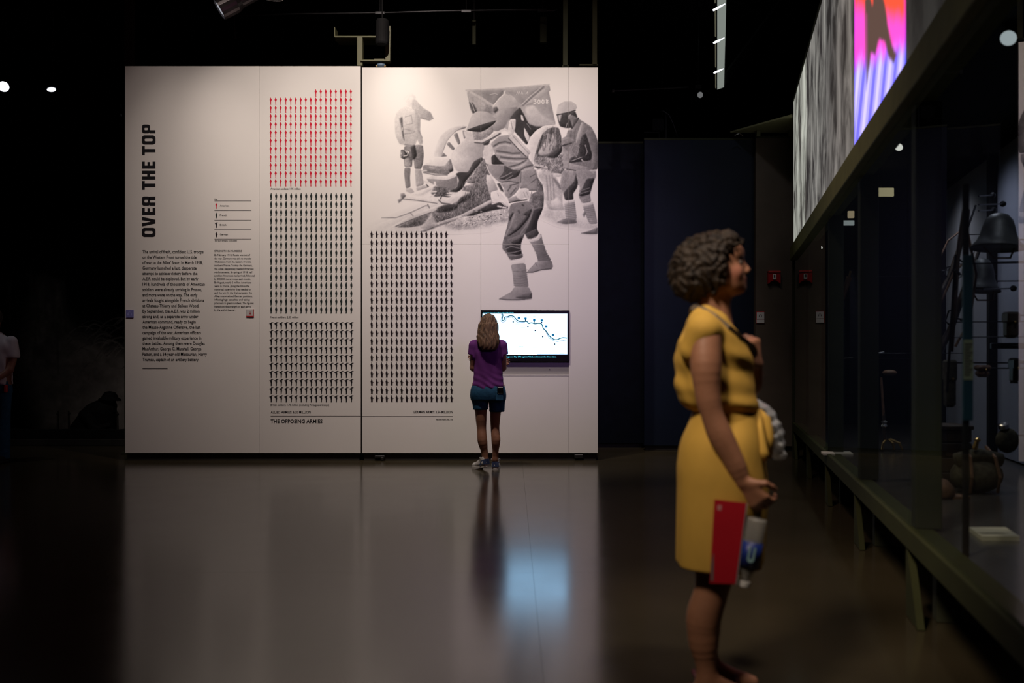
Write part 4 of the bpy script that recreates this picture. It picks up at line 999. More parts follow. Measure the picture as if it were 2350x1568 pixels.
# fire alarm and sign on the brown partition
YA = YB - .1
c = at(1775, 638, YA)
al = thing('fire_alarm', 'red wall fire alarm strobe on the brown partition', 'fire alarm', (c[0], YA - .03, c[2] - .075))
h = .078
m = MB()
prof = [(-h, -h), (-h, h), (h, h), (h, -h), (h * .55, -h * .62), (0, -h * .5), (-h * .55, -h * .62)]
m.prism([(c[0] + x, c[2] + z) for x, z in prof], YA - .05, YA)
m.build('housing', M['red'], al)
MB().bbox((c[0] - h, YA - .062, c[2] + h * .8), (c[0] + h, YA, c[2] + h + .008), .003).build('hood', mat('alarm_red_light', (.62, .05, .05), .4), al)
MB().bbox((c[0] - .022, YA - .068, c[2] - .028), (c[0] + .022, YA - .05, c[2] + .042), .006).build('strobe_lens', mat('strobe_clear', (.75, .75, .7), .15), al)
MB().bbox((c[0] - .014, YA - .074, c[2] + .0), (c[0] + .004, YA - .066, c[2] + .034), .003).build('strobe_tube', M['chrome'], al)
c = at(1744.5, 729, YA)
sg = thing('audio_guide_sign', 'small white two part sign with red rim below the alarm', 'sign', (c[0], YA - .006, c[2] - .075))
MB().bbox((c[0] - .053, YA - .006, c[2] - .078), (c[0] + .053, YA, c[2] + .078), .001).build('red_backing', M['red'], sg)
MB().bbox((c[0] - .046, YA - .012, c[2] - .02), (c[0] + .05, YA - .0065, c[2] + .068), .001).build('symbol_plate', M['white_plastic'], sg)
MB().bbox((c[0] - .048, YA - .012, c[2] - .072), (c[0] + .05, YA - .0065, c[2] - .026), .001).build('number_plate', M['white_plastic'], sg)
b = MB()
for p in phones: b.add([(c[0] + x * .034, YA - .0125, c[2] + .024 + z * .034) for x, z in p], [list(range(len(p)))])
b.build('symbol', M['ink_soft'], sg)

# ================================================================== the long glass showcase on the right
O0 = np.array([.870, 0.0])
def cuv(u, v, z): return np.array([O0[0] + u * cs + v * sn, O0[1] - u * sn + v * cs, z])
def cxf(V): return np.stack([O0[0] + V[:, 0] * cs + V[:, 1] * sn, O0[1] - V[:, 0] * sn + V[:, 1] * cs, V[:, 2]], 1)
def uv_of(px, Y):
    X = (px - CX) / F_PX * Y; dx = X - O0[0]
    return dx * cs - Y * sn, dx * sn + Y * cs
def on_u(px, u):
    """v and Y of the point seen at column px on the plane at perpendicular distance u behind the glass"""
    k = (px - CX) / F_PX
    # X = k Y ; u = (kY - .886) cs - Y sn
    Y = (u + O0[0] * cs) / (k * cs - sn)
    return uv_of(px, Y)[1], Y
VP_ = [on_u(px, 0)[0] for px in (1823, 1852, 1895, 1961, 2085)]
dv = (VP_[0] - VP_[-1]) / 4
VP_ = [VP_[-1] + dv * (4 - i) for i in range(5)] + [VP_[-1] - dv, VP_[-1] - 2 * dv]
V_FAR, V_NEAR = VP_[0] + .02, VP_[-1]
case = thing('glass_showcase', 'long glass display case in olive steel frame with glowing image band on top', 'showcase', tuple(cuv(0, 7.0, 0)))
def cbox(b, u0, v0, z0, u1, v1, z1, r=.004): return b.bbox((u0, v0, z0), (u1, v1, z1), r)
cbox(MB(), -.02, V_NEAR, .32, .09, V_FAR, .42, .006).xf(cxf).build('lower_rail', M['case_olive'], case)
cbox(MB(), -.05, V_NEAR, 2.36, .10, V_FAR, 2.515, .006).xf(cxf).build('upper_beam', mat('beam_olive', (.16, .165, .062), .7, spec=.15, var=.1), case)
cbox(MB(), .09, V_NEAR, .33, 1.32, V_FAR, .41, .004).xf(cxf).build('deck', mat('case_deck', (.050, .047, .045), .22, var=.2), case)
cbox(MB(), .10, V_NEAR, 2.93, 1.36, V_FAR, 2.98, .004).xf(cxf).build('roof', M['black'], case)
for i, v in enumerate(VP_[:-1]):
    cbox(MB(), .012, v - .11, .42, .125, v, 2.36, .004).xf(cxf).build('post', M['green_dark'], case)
    mm = MB().add([(-.012, v, .32), (-.012, v - .03, .32), (-.012, v - .28, .004), (-.012, v, .004), (.02, v, .32), (.02, v - .03, .32), (.02, v - .28, .004), (.02, v, .004)],
                  [(0, 1, 2, 3), (7, 6, 5, 4), (0, 4, 5, 1), (1, 5, 6, 2), (2, 6, 7, 3), (3, 7, 4, 0)])
    mm.xf(cxf).build('leg_fin', M['case_olive'], case)
    cbox(MB(), .10, v - .12, 0, .20, v - .02, .33, .004).xf(cxf).build('leg', M['green_dark'], case)
    cbox(MB(), 1.10, v - .12, 0, 1.20, v - .02, .33, .004).xf(cxf).build('leg', M['green_dark'], case)
for i in range(len(VP_) - 1):
    v1, v0 = VP_[i], VP_[i + 1]
    MB().box((-.004, v0 + .004, .42), (.004, v1 - .004, 2.36)).xf(cxf).build('glass_pane', M['glass'], case)
MB().box((0, V_FAR - .012, .42), (1.30, V_FAR, 2.36)).xf(cxf).build('glass_pane', M['glass'], case)
cbox(MB(), -.02, V_FAR, .0, .06, V_FAR + .06, 2.5, .004).xf(cxf).build('corner_post', M['green_dark'], case)
# image band: one printed panel to each bay; light falloff painted into the grey ones
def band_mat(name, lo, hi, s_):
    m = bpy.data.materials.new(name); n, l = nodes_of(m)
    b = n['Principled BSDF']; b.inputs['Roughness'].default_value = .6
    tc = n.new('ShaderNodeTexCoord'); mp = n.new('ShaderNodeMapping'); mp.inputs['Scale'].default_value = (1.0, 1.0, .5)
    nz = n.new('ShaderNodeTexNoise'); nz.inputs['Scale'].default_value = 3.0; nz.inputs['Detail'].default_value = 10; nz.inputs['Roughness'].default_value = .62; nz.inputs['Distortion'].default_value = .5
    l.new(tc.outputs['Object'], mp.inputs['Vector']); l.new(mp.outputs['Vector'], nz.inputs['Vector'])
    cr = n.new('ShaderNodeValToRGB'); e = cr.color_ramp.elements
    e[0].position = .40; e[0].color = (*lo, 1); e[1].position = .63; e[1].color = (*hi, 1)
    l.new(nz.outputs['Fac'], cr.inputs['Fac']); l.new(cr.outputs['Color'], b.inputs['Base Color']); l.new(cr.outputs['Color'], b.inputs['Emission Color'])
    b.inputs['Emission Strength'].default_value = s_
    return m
BAND = [band_mat('band_print_lit', (.06, .055, .05), (.66, .68, .60), .72), band_mat('band_print_part_lit', (.05, .045, .045), (.50, .49, .45), .50), band_mat('band_print_low_lit', (.045, .042, .04), (.40, .39, .37), .40),
        None, band_mat('band_print_shade', (.03, .03, .028), (.13, .13, .12), .28), band_mat('band_print_shade2', (.03, .03, .028), (.13, .13, .12), .2)]  # grey bays: brightness and emission drop per bay to imitate light falling off
ZB0, ZB1 = 2.52, 4.25
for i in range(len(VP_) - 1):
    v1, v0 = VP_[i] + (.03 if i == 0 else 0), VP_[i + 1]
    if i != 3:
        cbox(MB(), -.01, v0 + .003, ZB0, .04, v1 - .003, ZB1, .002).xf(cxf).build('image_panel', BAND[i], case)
    else:
        nu, nz_ = 90, 120
        A_, Zg = np.meshgrid(np.linspace(0, 1, nu), np.linspace(0, 1, nz_))        # a: 0 far .. 1 near
        z = ZB0 + Zg * (ZB1 - ZB0)
        def n1(x, ph): return sum(math.cos(ph * k) * np.sin(x * k * 2.3 + ph * k * 1.7) / k for k in (1, 2, 3, 5, 8))
        # the picture on this panel, laid out on a board 128 wide and 560 high (its lower edge rises along the band as hung)
        gx = 1957 + 126 * (A_ * .70 / (1 - .30 * A_)); sc_ = (ZB1 - CAM_H) * 0 + F_PX / (6.73 + (4.74 - 6.73) * A_)
        gy = HY - (z - CAM_H) * sc_
        flick = 9 * n1(gx * .06, 1.3) + 5 * n1(gx * .17 + gy * .02, 2.1)
        sm = lambda e0, e1, x: (lambda t: t * t * (3 - 2 * t))(np.clip((x - e0) / (e1 - e0), 0, 1))
        blue = np.array([.15, .13, 1.0]); white = np.array([.60, .52, 1.0]); pink = np.array([.92, .07, .50]); red = np.array([1.0, .075, .035])
        b1 = 172 - .45 * (gx - 1957) + flick; b2 = 48 + .10 * (gx - 1957) + flick * .6
        t1, t2 = sm(b1 + 34, b1 - 30, gy)[..., None], sm(b2 + 28, b2 - 26, gy)[..., None]
        streak = np.clip(.42 + .55 * n1(gx * .11 + gy * .012, .7), 0, 1)[..., None] * (1 - t1)
        C_ = (blue * (1 - streak) + white * streak) * (1 - t1) + pink * t1
        C_ = C_ * (1 - t2) + red * t2
        Rd = Raster(1950, -240, 2092, 390, 1.5, base=0.0)
        Rd.poly([(1982, 30), (1993, 12), (2001, 40), (2008, 5), (2022, 0), (2031, 35), (2040, 85), (2049, 125), (2060, 142), (2053, 166), (2040, 150), (2030, 118), (2017, 113), (2008, 150), (1997, 145), (1994, 175), (1987, 215), (1984, 150)], 1.0, 5, 0, None, 0)
        Rd.poly([(1996, -60), (2012, -80), (2020, -20), (2013, 40), (2004, 60), (1999, 0)], 1.0, 6, 0, None, 0)
        Rd.poly([(1983, 60), (1988, 60), (1990, 200), (1986, 230)], .8, 4, 0, None, 0)
        ii = np.clip(((gx - 1950) / 1.5).round().astype(int), 0, Rd.nx - 1); jj = np.clip(((gy + 240) / 1.5).round().astype(int), 0, Rd.ny - 1)
        dk = np.clip(Rd.A[jj, ii], 0, 1)[..., None]
        C_ = C_ * (1 - dk) + np.array([.085, .050, .040]) * dk
        edge = sm(0, .05, np.minimum(A_, 1 - A_))[..., None]
        C_ = C_ * (.55 + .45 * edge) + np.array([0, 0, .25]) * (1 - edge)
        vs = (v1 - .003) + (v0 - v1 + .006) * A_
        Vv = np.stack([np.full(A_.size, -.0105), vs.ravel(), z.ravel()], 1)
        q = [(j * nu + k, j * nu + k + 1, (j + 1) * nu + k + 1, (j + 1) * nu + k) for j in range(nz_ - 1) for k in range(nu - 1)]
        o = mesh_obj('lit_image_panel', cxf(Vv), q, emission_mat('lit_image', (1, 1, 1), 1.5, 'print'), case, part_label='glowing red, pink and blue image panel')
        set_colors(o, 'print', C_.reshape(-1, 3))
        cbox(MB(), -.008, v0 + .003, ZB0, .04, v1 - .003, ZB1, .002).xf(cxf).build('image_panel_back', M['black'], case)
cbox(MB(), -.02, V_NEAR, ZB1, .06, V_FAR + .03, ZB1 + .03, .003).xf(cxf).build('band_top_rail', M['green_dark'], case)
cbox(MB(), .04, V_NEAR, 2.5, .10, V_FAR, ZB1, .003).xf(cxf).build('band_backing', M['black'], case)
# back boards: pale bays and dark bays
PALE = mat('case_back_board', (.30, .31, .40), .7, var=.06, scale=2)
for i in range(len(VP_) - 1):
    v1, v0 = VP_[i] - .02, VP_[i + 1] - .02
    pale = i in (1, 2, 3, 4)
    cbox(MB(), 1.30, v0 + .04, .42, 1.33, v1 - .04, 2.84, .003).xf(cxf).build('back_board', PALE if pale else M['black'], case)
    cbox(MB(), 1.24, v0 - .05, .41, 1.34, v0 + .04, 2.93, .004).xf(cxf).build('back_post', M['black'], case)
# case lighting: small heads under the roof (real lamps)
def case_lamp(px, py, u, label, r=.035, e=2.0, col=(1, .95, .9), watts=0, ln=.12):
    v, Y = on_u(px, u); c = at(px, py, Y)
    t = track_head(c, (-.5, -.6, -.5), r, ln, label, emission_mat('case_lamp_lens', col, e), name='case_spotlight', stem=False)
    k = c + np.array([.03, .04, .03])
    if k[2] < 2.9: MB().tube([k, [k[0], k[1], 2.935]], .008, 6).build('stem', M['black'], t)
    if watts:
        l = bpy.data.lights.new('case_lamp', 'POINT'); l.energy = watts; l.color = col; l.shadow_soft_size = .06
        o = bpy.data.objects.new('case_lamp', l); o.location = c + np.array([-.06, -.08, -.06]); COL.objects.link(o)
    return t
t = case_lamp(2062, 338, .45, 'white lamp glowing high in the case left of the wide post', .035, 1.1)
t = case_lamp(1884, 568, .30, 'tiny white lamp near the far end of the case', .022, 1.6)
t = case_lamp(2314, 88, .60, 'large blurred white lamp in the top right corner of the case', .045, .5, (.85, .93, 1.0))
def case_bar(x0, x1, y0, y1, u, col, e, label):
    v0, Y0 = on_u(x0, u); c0 = at(x0, (y0 + y1) / 2, Y0); c1 = at(x1, (y0 + y1) / 2, Y0); hh = (y1 - y0) / 2 / F_PX * Y0
    t = thing('case_light_bar', label, 'light', tuple(c0))
    MB().bbox((c0[0], Y0, c0[2] - hh), (c1[0], Y0 + .03, c0[2] + hh), .004).build('diffuser', emission_mat('light_bar', col, e), t)
    MB().bbox((c0[0] - .01, Y0 + .03, c0[2] - hh - .006), (c1[0] + .01, Y0 + .05, c0[2] + hh + .006), .003).tube([((c0[0] + c1[0]) / 2, Y0 + .04, c0[2] + hh), ((c0[0] + c1[0]) / 2, Y0 + .04, 2.935)], .006, 6).build('housing', M['black'], t)
case_bar(1998, 2052, 431, 450, .5, (.55, .46, .28), .75, 'warm yellow light bar high inside the middle case bay')
case_bar(1947, 1961, 484, 500, .4, (.6, .46, .30), .7, 'short warm light box left of the middle case post')
case_bar(1921, 1961, 506, 517, .4, (.55, .6, .62), .6, 'cool white light bar below the short warm light box')
def case_light(u, v, z, w, col):
    l = bpy.data.lights.new('case_downlight', 'SPOT'); l.energy = w; l.color = col; l.shadow_soft_size = .08; l.spot_size = 2.3; l.spot_blend = 1
    o = bpy.data.objects.new('case_downlight', l); o.location = cuv(u, v, z); COL.objects.link(o)
    o.rotation_euler = (Vector(cuv(u + .35, v + .1, 0)) - Vector(cuv(u, v, z))).to_track_quat('-Z', 'Y').to_euler()
for u_, v_, w_, col in ((.75, VP_[2] + 1.0, 22, (.95, .90, .90)), (.75, VP_[2] - .5, 22, (.80, .82, 1.0)), (.75, VP_[3] + .3, 20, (.78, .80, 1.0)), (.7, VP_[4] + .8, 14, (.85, .85, 1.0)), (.6, VP_[1] + .9, 2.5, (1, .85, .7))):
    case_light(u_, v_, 2.88, w_, col)

# ================================================================== exhibits in the showcase
M['steel_worn'] = mat('worn_helmet_steel', (.055, .058, .060), .5, metal=.3, var=.35, scale=12, bump=.15)
M['gun_wood'] = mat('gun_stock_wood', (.045, .030, .020), .5, var=.35, scale=14, stretch=(1, 1, .25))
M['gun_steel'] = mat('gun_steel', (.03, .03, .034), .35, metal=.7, var=.2)
M['leather'] = mat('brown_leather', (.16, .085, .05), .55, var=.3, scale=20, bump=.2)
M['canvas'] = mat('khaki_canvas', (.06, .055, .036), .85, var=.5, scale=25, bump=.3)
M['brass'] = mat('brass', (.55, .36, .13), .3, metal=1.0, var=.15)
M['paper'] = mat('label_paper', (.62, .57, .47), .6, var=.05)
DK = .41
def on_pt(px, py, u):
    v, Y = on_u(px, u); return at(px, py, Y)
def helmet(px, py, u, w, label):
    c = on_pt(px, py, u)
    t = thing('steel_helmet', label, 'helmet', tuple(c - [0, 0, .06]))
    prof = [(w * .96, -.035), (w, -.04), (w * .98, -.028), (w * .80, 0.0), (w * .66, .045), (w * .60, .09), (w * .50, .135), (w * .33, .165), (.012, .178)]
    MB().lathe(prof, c, (.08, .05, 1), 28).build('shell', M['steel_worn'], t, smooth=True)
    MB().lathe([(w * .5, -.03), (w * .62, -.01), (w * .6, .05), (w * .3, .1), (.01, .12)], c, (.08, .05, 1), 20).build('liner', M['leather'], t)
    p = c + [w * .6, -.02, -.03]
    MB().tube([c + [-w * .6, 0, -.02], c + [-.05, -.05, -.10], c + [.05, -.05, -.10], p], .006, 6).build('chin_strap', M['leather'], t)
    m_ = MB().tube([c + [0, 0, .05], c + [.12, .3, .05], cuv(1.29, uv_of(px, c[1])[1] + .4, c[2] + .05)], .005, 6); m_.build('mount_rod', M['gun_steel'], t)
    return t
helmet(2290, 556, .78, .155, 'large brimmed steel helmet mounted upper right in the case')
helmet(2252, 655, .80, .12, 'smaller steel helmet mounted below the large helmet')
def rifle(p0, p1, u, label, r=.018):
    Yr = on_u((p0[0] + p1[0]) / 2, u)[1]; a_, b_ = at(*p0, Yr), at(*p1, Yr)
    t = thing('rifle', label, 'rifle', tuple((a_ + b_) / 2))
    d = b_ - a_; Ln = np.linalg.norm(d); d /= Ln; nrm = np.cross(d, (0, 1.0, 0)); nrm /= np.linalg.norm(nrm)
    f = lambda s_, o_=0: a_ + d * Ln * s_ + nrm * o_
    sc = r / .018
    MB().tube([f(0, .045 * sc), f(.06, .04 * sc), f(.18, .012 * sc), f(.27, 0), f(.45, 0), f(.78, 0)], [.034 * sc, .036 * sc, .024 * sc, .018 * sc, .020 * sc, .014 * sc], 10).build('stock', M['gun_wood'], t, smooth=True)
    MB().tube([f(.25, -.014), f(.6, -.014), f(1.0, -.012)], .011 * sc, 8).build('barrel', M['gun_steel'], t)
    MB().tube([f(.27, .0), f(.29, .05 * sc), f(.36, .05 * sc), f(.38, .005)], .006, 6).build('trigger_guard', M['gun_steel'], t)
    MB().tube([f(.33, -.015), f(.34, -.015) + [0, -.06, -.02]], .007, 6).ellipsoid(f(.34, -.015) + [0, -.065, -.022], (.011, .011, .011), 8, 6).build('bolt', M['gun_steel'], t)
    MB().tube([f(.12, .05), f(.35, .12), f(.6, .10), f(.75, .02)], .008, 6).build('sling', M['leather'], t)
    v_ = uv_of(0, 0)
    for s_ in (.3, .7):
        q = f(s_); MB().tube([q, q + np.array([cs, -sn, 0]) * (1.30 - u)], .004, 6).build('mount_rod', M['gun_steel'], t)
rifle((2152, 842), (2268, 500), .72, 'rifle with dark stock slanting up behind the wide post')
rifle((2154, 700), (2236, 470), .95, 'shorter carbine mounted above the slanting rifle', .014)
rifle((2205, 480), (2178, 900), .55, 'thin carbine standing steeply beside the blue text strip', .013)
# blue text strip standing inside the glass
v_, Y_ = on_u(2222, .10); c = at(2222, 780, Y_); hw = 11.5 / F_PX * Y_
t = thing('text_strip', 'tall narrow blue text strip with white caption inside the glass', 'sign', (c[0], Y_, .41))
MB().bbox((c[0] - hw, Y_, at(0, 966, Y_)[2]), (c[0] + hw, Y_ + .012, at(0, 585, Y_)[2]), .002).build('board', mat('blue_print', (.008, .045, .085), .5, var=.15), t)
MB().box((c[0] - hw * .98, Y_ - .002, at(0, 872, Y_)[2]), (c[0] + hw * .98, Y_ - .0005, at(0, 780, Y_)[2])).build('caption_plate', mat('pale_green_print', (.20, .24, .20), .6), t)
for k in range(12):
    z_ = at(0, 790 + k * 6.4, Y_)[2]
    MB().box((c[0] - hw * .8, Y_ - .003, z_ - .004), (c[0] + hw * (.8 - .25 * ((k * 7) % 3)), Y_ - .0022, z_ + .002)).build('caption_line', M['ink_soft'], t)
MB().bbox((c[0] - .012, Y_ + .013, DK), (c[0] + .012, Y_ + .03, at(0, 420, Y_)[2]), .003).build('stand', M['black'], t)
# hung webbing pouches and a bar
def pouch(x0, y0, x1, y1, u, label, m_, cat='pouch', name='ammunition_pouch'):
    p, q = on_pt((x0 + x1) / 2, y1, u), on_pt((x0 + x1) / 2, y0, u); w = (x1 - x0) / 2 / F_PX * p[1]
    t = thing(name, label, cat, tuple(p))
    MB().bbox((p[0] - w, p[1] - .03, p[2]), (p[0] + w, p[1] + .05, q[2] - .03), .018).build('body', m_, t)
    MB().bbox((p[0] - w * 1.06, p[1] - .038, p[2] + (q[2] - p[2]) * .55), (p[0] + w * 1.06, p[1] + .055, q[2]), .012).build('flap', m_, t)
    MB().ellipsoid((p[0], p[1] - .04, p[2] + (q[2] - p[2]) * .6), (.008, .006, .008), 8, 6).build('stud', M['brass'], t)
    z_ = q[2] - .02; MB().tube([(p[0], p[1] + .03, z_), np.array([p[0], p[1] + .03, z_]) + np.array([cs, -sn, 0]) * (1.28 - u)], .005, 6).build('mount_rod', M['gun_steel'], t)
pouch(2308, 716, 2336, 776, .85, 'dark leather pouch hanging right of the thin back post', M['gun_wood'])
pouch(2322, 822, 2336, 880, .85, 'narrow dark sheath hanging under the horizontal bar', M['gun_steel'], 'sheath', 'bayonet_sheath')
pouch(2243, 838, 2270, 866, .75, 'brown block shaped pouch beside the pale caption', M['leather'])
pouch(2170, 826, 2192, 935, .6, 'tall dark canvas pouch hanging beneath the rifle stock', M['canvas'])
p = on_pt(2276, 794, .9)
t = thing('display_bar', 'dark horizontal display bar crossing the back post', 'bar', tuple(p))
MB().bbox((p[0], p[1], p[2] - .02), (p[0] + .34, p[1] + .03, p[2] + .02), .005).build('bar', M['gun_steel'], t)
for k in (.06, .28): MB().tube([(p[0] + k, p[1] + .02, p[2]), np.array([p[0] + k, p[1] + .02, p[2]]) + np.array([cs, -sn, 0]) * .38], .006, 6).build('mount_rod', M['gun_steel'], t)
# pins carrying the exhibits
for x0, x1, y, lb in ((2246, 2278, 450, 'topmost thin steel pin on the pale back board'), (2246, 2302, 470, 'thin steel pin with round stop, second from the top'), (2246, 2280, 484, 'thin steel pin just above the large helmet'), (2140, 2182, 622, 'thin steel pin crossing the board left of the carbine'), (2255, 2326, 664, 'long steel pin with dark stop below the smaller helmet')):
    a_ = on_pt(x0, y, .7); b_ = on_pt(x1, y - 2, 1.0)
    t = thing('mount_pin', lb, 'pin', tuple(a_))
    MB().tube([a_, b_], .0045, 8).build('pin', M['gun_steel'], t)
    MB().lathe([(.008, -.012), (.02, -.008), (.02, .008), (.008, .012)], b_, b_ - a_, 10).build('stop', M['gun_steel'], t)
# things on the deck
def deck_pt(px, py, z=DK):
    Y = (CAM_H - z) * F_PX / (py - HY); return at(px, py, Y)
p = deck_pt(2283, 1224, DK + .02)
t = thing('label_card', 'white label card lying near the glass at lower right', 'label', (p[0], p[1], DK))
MB().slab([tuple(deck_pt(x, y, DK + .02)[:2]) for x, y in ((2224, 1210), (2253, 1231), (2340, 1231), (2308, 1210))], DK, DK + .02).build('card', M['paper'], t)
for k in range(4):
    q = p + [-.07, .012 - k * .014, 0]
    MB().box((q[0], q[1], DK + .0202), (q[0] + .12 - .02 * (k % 2), q[1] + .005, DK + .0206)).build('text_line', M['ink_soft'], t)
p = deck_pt(1922, 1038, DK + .02)
t = thing('label_card', 'thin white label card on the deck of the far case bay', 'label', (p[0], p[1], DK))
MB().slab([tuple(deck_pt(x, y, DK + .015)[:2]) for x, y in ((1884, 1036), (1890, 1041), (1958, 1041), (1950, 1036))], DK, DK + .015).build('card', M['paper'], t)
q = p; MB().box((q[0] - .08, q[1] - .004, DK + .0152), (q[0] + .06, q[1] + .002, DK + .0156)).build('text_line', M['ink_soft'], t)
# leather cap
p = deck_pt(2148, 1142)
t = thing('service_hat', 'tan leather hat lying on the case deck beside the wide post', 'hat', tuple(p))
MB().lathe([(.085, 0), (.10, .02), (.095, .06), (.06, .10), (.01, .115)], p, (0, 0, 1), 22).build('crown', M['leather'], t, smooth=True)
MB().slab([(p[0] + .06, p[1] - .07), (p[0] + .17, p[1] - .05), (p[0] + .19, p[1] + .01), (p[0] + .15, p[1] + .06), (p[0] + .06, p[1] + .07)], p[2], p[2] + .012).build('peak', M['leather'], t)
# crate and pack bundle
p = deck_pt(2175, 1125)
t = thing('ammunition_crate', 'dark wooden crate standing at the foot of the rifles', 'crate', tuple(p))
for k in range(4): MB().bbox((p[0] - .05, p[1] + .10, p[2] + .006 + k * .09), (p[0] + .19, p[1] + .13, p[2] + .09 + k * .09), .004).build('plank', M['gun_wood'], t)
MB().bbox((p[0] - .045, p[1] + .13, p[2]), (p[0] + .185, p[1] + .36, p[2] + .35), .004).build('body', M['gun_wood'], t)
MB().bbox((p[0] - .06, p[1] + .09, p[2] + .35), (p[0] + .20, p[1] + .37, p[2] + .375), .004).build('lid', M['gun_wood'], t)
p = deck_pt(2275, 1140)
t = thing('field_pack', 'heap of khaki field pack with straps on the case deck', 'backpack', tuple(p))
MB().ellipsoid(p + [0, .18, .10], (.15, .11, .105), 20, 12).build('sack', M['canvas'], t, smooth=True)
MB().tube([p + [-.13, .16, .19], p + [0, .15, .22], p + [.13, .16, .19]], .042, 14).build('blanket_roll', M['canvas'], t, smooth=True)
for k in (-.08, .08): MB().tube([p + [k, .09, .01], p + [k, .06, .10], p + [k * .9, .10, .21], p + [k * .8, .2, .265]], .010, 6).build('strap', M['leather'], t)
MB().lathe([(.012, 0), (.016, .01), (.012, .05), (.02, .06), (.004, .075)], p + [-.04, .12, .255], (.3, 0, 1), 12).build('buckle', M['brass'], t)
# canteen
p = on_pt(2304, 992, .8)
t = thing('metal_canteen', 'round shiny metal canteen hung low at the right', 'canteen', tuple(p))
MB().ellipsoid(p + [0.02, 0, -.05], (.07, .035, .075), 20, 12).build('flask', M['canvas'], t, smooth=True)
MB().lathe([(.018, 0), (.03, .005), (.03, .03), (.02, .036)], p + [0, 0, .02], (-.3, -.2, 1), 14).build('cap', M['chrome'], t)
MB().tube([p + [.02, .02, -.02], np.array(p + [.02, .02, -.02]) + np.array([cs, -sn, 0]) * .46], .005, 6).build('mount_rod', M['gun_steel'], t)
# walking staff stand with brass claws in the middle bay
p = deck_pt(2036, 1036)
t = thing('surveying_stand', 'slim wood and silver stand on brass claw feet in the middle bay', 'stand', tuple(p))
MB().tube([p + [-.02, 0, .08], p + [-.03, 0, .32]], [.016, .012], 12).build('lower_shaft', M['gun_wood'], t)
MB().lathe([(.014, 0), (.026, .01), (.018, .03), (.026, .05), (.014, .06)], p + [-.025, 0, .20], (0, 0, 1), 14).build('collar', M['chrome'], t)
MB().tube([p + [-.03, 0, .3], p + [-.05, 0, .62]], [.012, .009], 12).build('upper_shaft', M['leather'], t)
for x in (-.05, .05, .12):
    MB().tube([p + [x * .2, 0, .10], p + [x * .8, -.02, .07], p + [x, -.02, .015]], [.012, .012, .009], 8).build('claw_foot', M['brass'], t)
MB().ellipsoid(p + [.02, 0, .66], (.06, .05, .025), 14, 8).build('head', M['leather'], t)
# strap hung in the far bay
Yc_ = on_u(1938, .4)[1]; p = at(1938, 640, Yc_)
t = thing('leather_scabbard', 'tan leather scabbard hanging in the far case bay', 'scabbard', tuple(p))
MB().tube([at(1949, 636, Yc_), at(1939, 668, Yc_), at(1929, 705, Yc_)], [.03, .026, .012], 12).build('sheath', M['leather'], t, smooth=True)
MB().tube([at(1949, 636, Yc_), at(1952, 622, Yc_)], .012, 10).build('hilt', M['brass'], t)
q = at(1949, 636, Yc_); MB().tube([q, q + np.array([cs, -sn, 0]) * .88], .004, 6).build('mount_rod', M['gun_steel'], t)
# shelf edge glints and tools in the dark bays
for px, py, w_, u, lb in ((1938, 823, 40, .5, 'thin steel rod lying level in the far dark bay'), (2015, 811, 28, .5, 'short bent steel tool in the middle dark bay')):
    c = on_pt(px, py, u); hw = w_ / 2 / F_PX * c[1]
    t = thing('steel_tool', lb, 'tool', tuple(c))
    MB().tube([c - [hw, 0, .01], c + [0, 0, 0], c + [hw, 0, .012]], .008, 8).build('shaft', M['chrome'], t)
    MB().lathe([(.008, 0), (.016, .006), (.012, .03)], c - [hw, 0, .01], (-1, 0, -.1), 10).build('ferrule', M['chrome'], t)
    MB().tube([c, c + np.array([cs, -sn, 0]) * .78], .004, 6).build('mount_rod', M['gun_steel'], t)

# ================================================================== trench diorama at the far left
YD = 13.5
ld = thing('trench_parapet', 'black trench parapet in front of the painted backdrop', 'parapet', (at(100, 0, YD)[0], YD + .1, 0))
a_, b_ = at(-160, 0, YD), at(330, 0, YD)
mm = MB(); n = 60; rng = np.random.RandomState(2)
top = [(a_[0] + (b_[0] - a_[0]) * k / n, .205 + .012 * rng.rand() + (.05 * math.exp(-((k - 12) / 8.) ** 2))) for k in range(n + 1)]
mm.prism([(a_[0], 0)] + top + [(b_[0], 0)], YD, YD + .2); mm.build('earth_bank', M['black'], ld)
MB().bbox((a_[0], YD - .05, 0), (b_[0], YD, .09), .004).build('front_board', M['plinth'], ld)
for px, yt_, lb in ((131.5, 943, 'tallest wooden stake left of the soldier silhouette'), (157.5, 943, 'wooden stake just left of the crouching soldier silhouette'), (269, 945, 'wooden stake right of the soldier silhouette')):
    c = at(px, 992, YD + .235); g0 = np.array([c[0], c[1], 0.0])
    t = thing('wooden_stake', lb, 'stake', tuple(g0))
    MB().tube([g0, c + [.006, 0, .05], at(px + (2 if px < 140 else 0), yt_, YD + .235)], [.017, .016, .012], 8).build('pole', M['plinth'], t)
    MB().tube([at(px, yt_ + 8, YD + .22), at(px + 2, yt_ + 6, YD + .26)], .014, 6).build('wire_tie', M['dark_metal'], t)
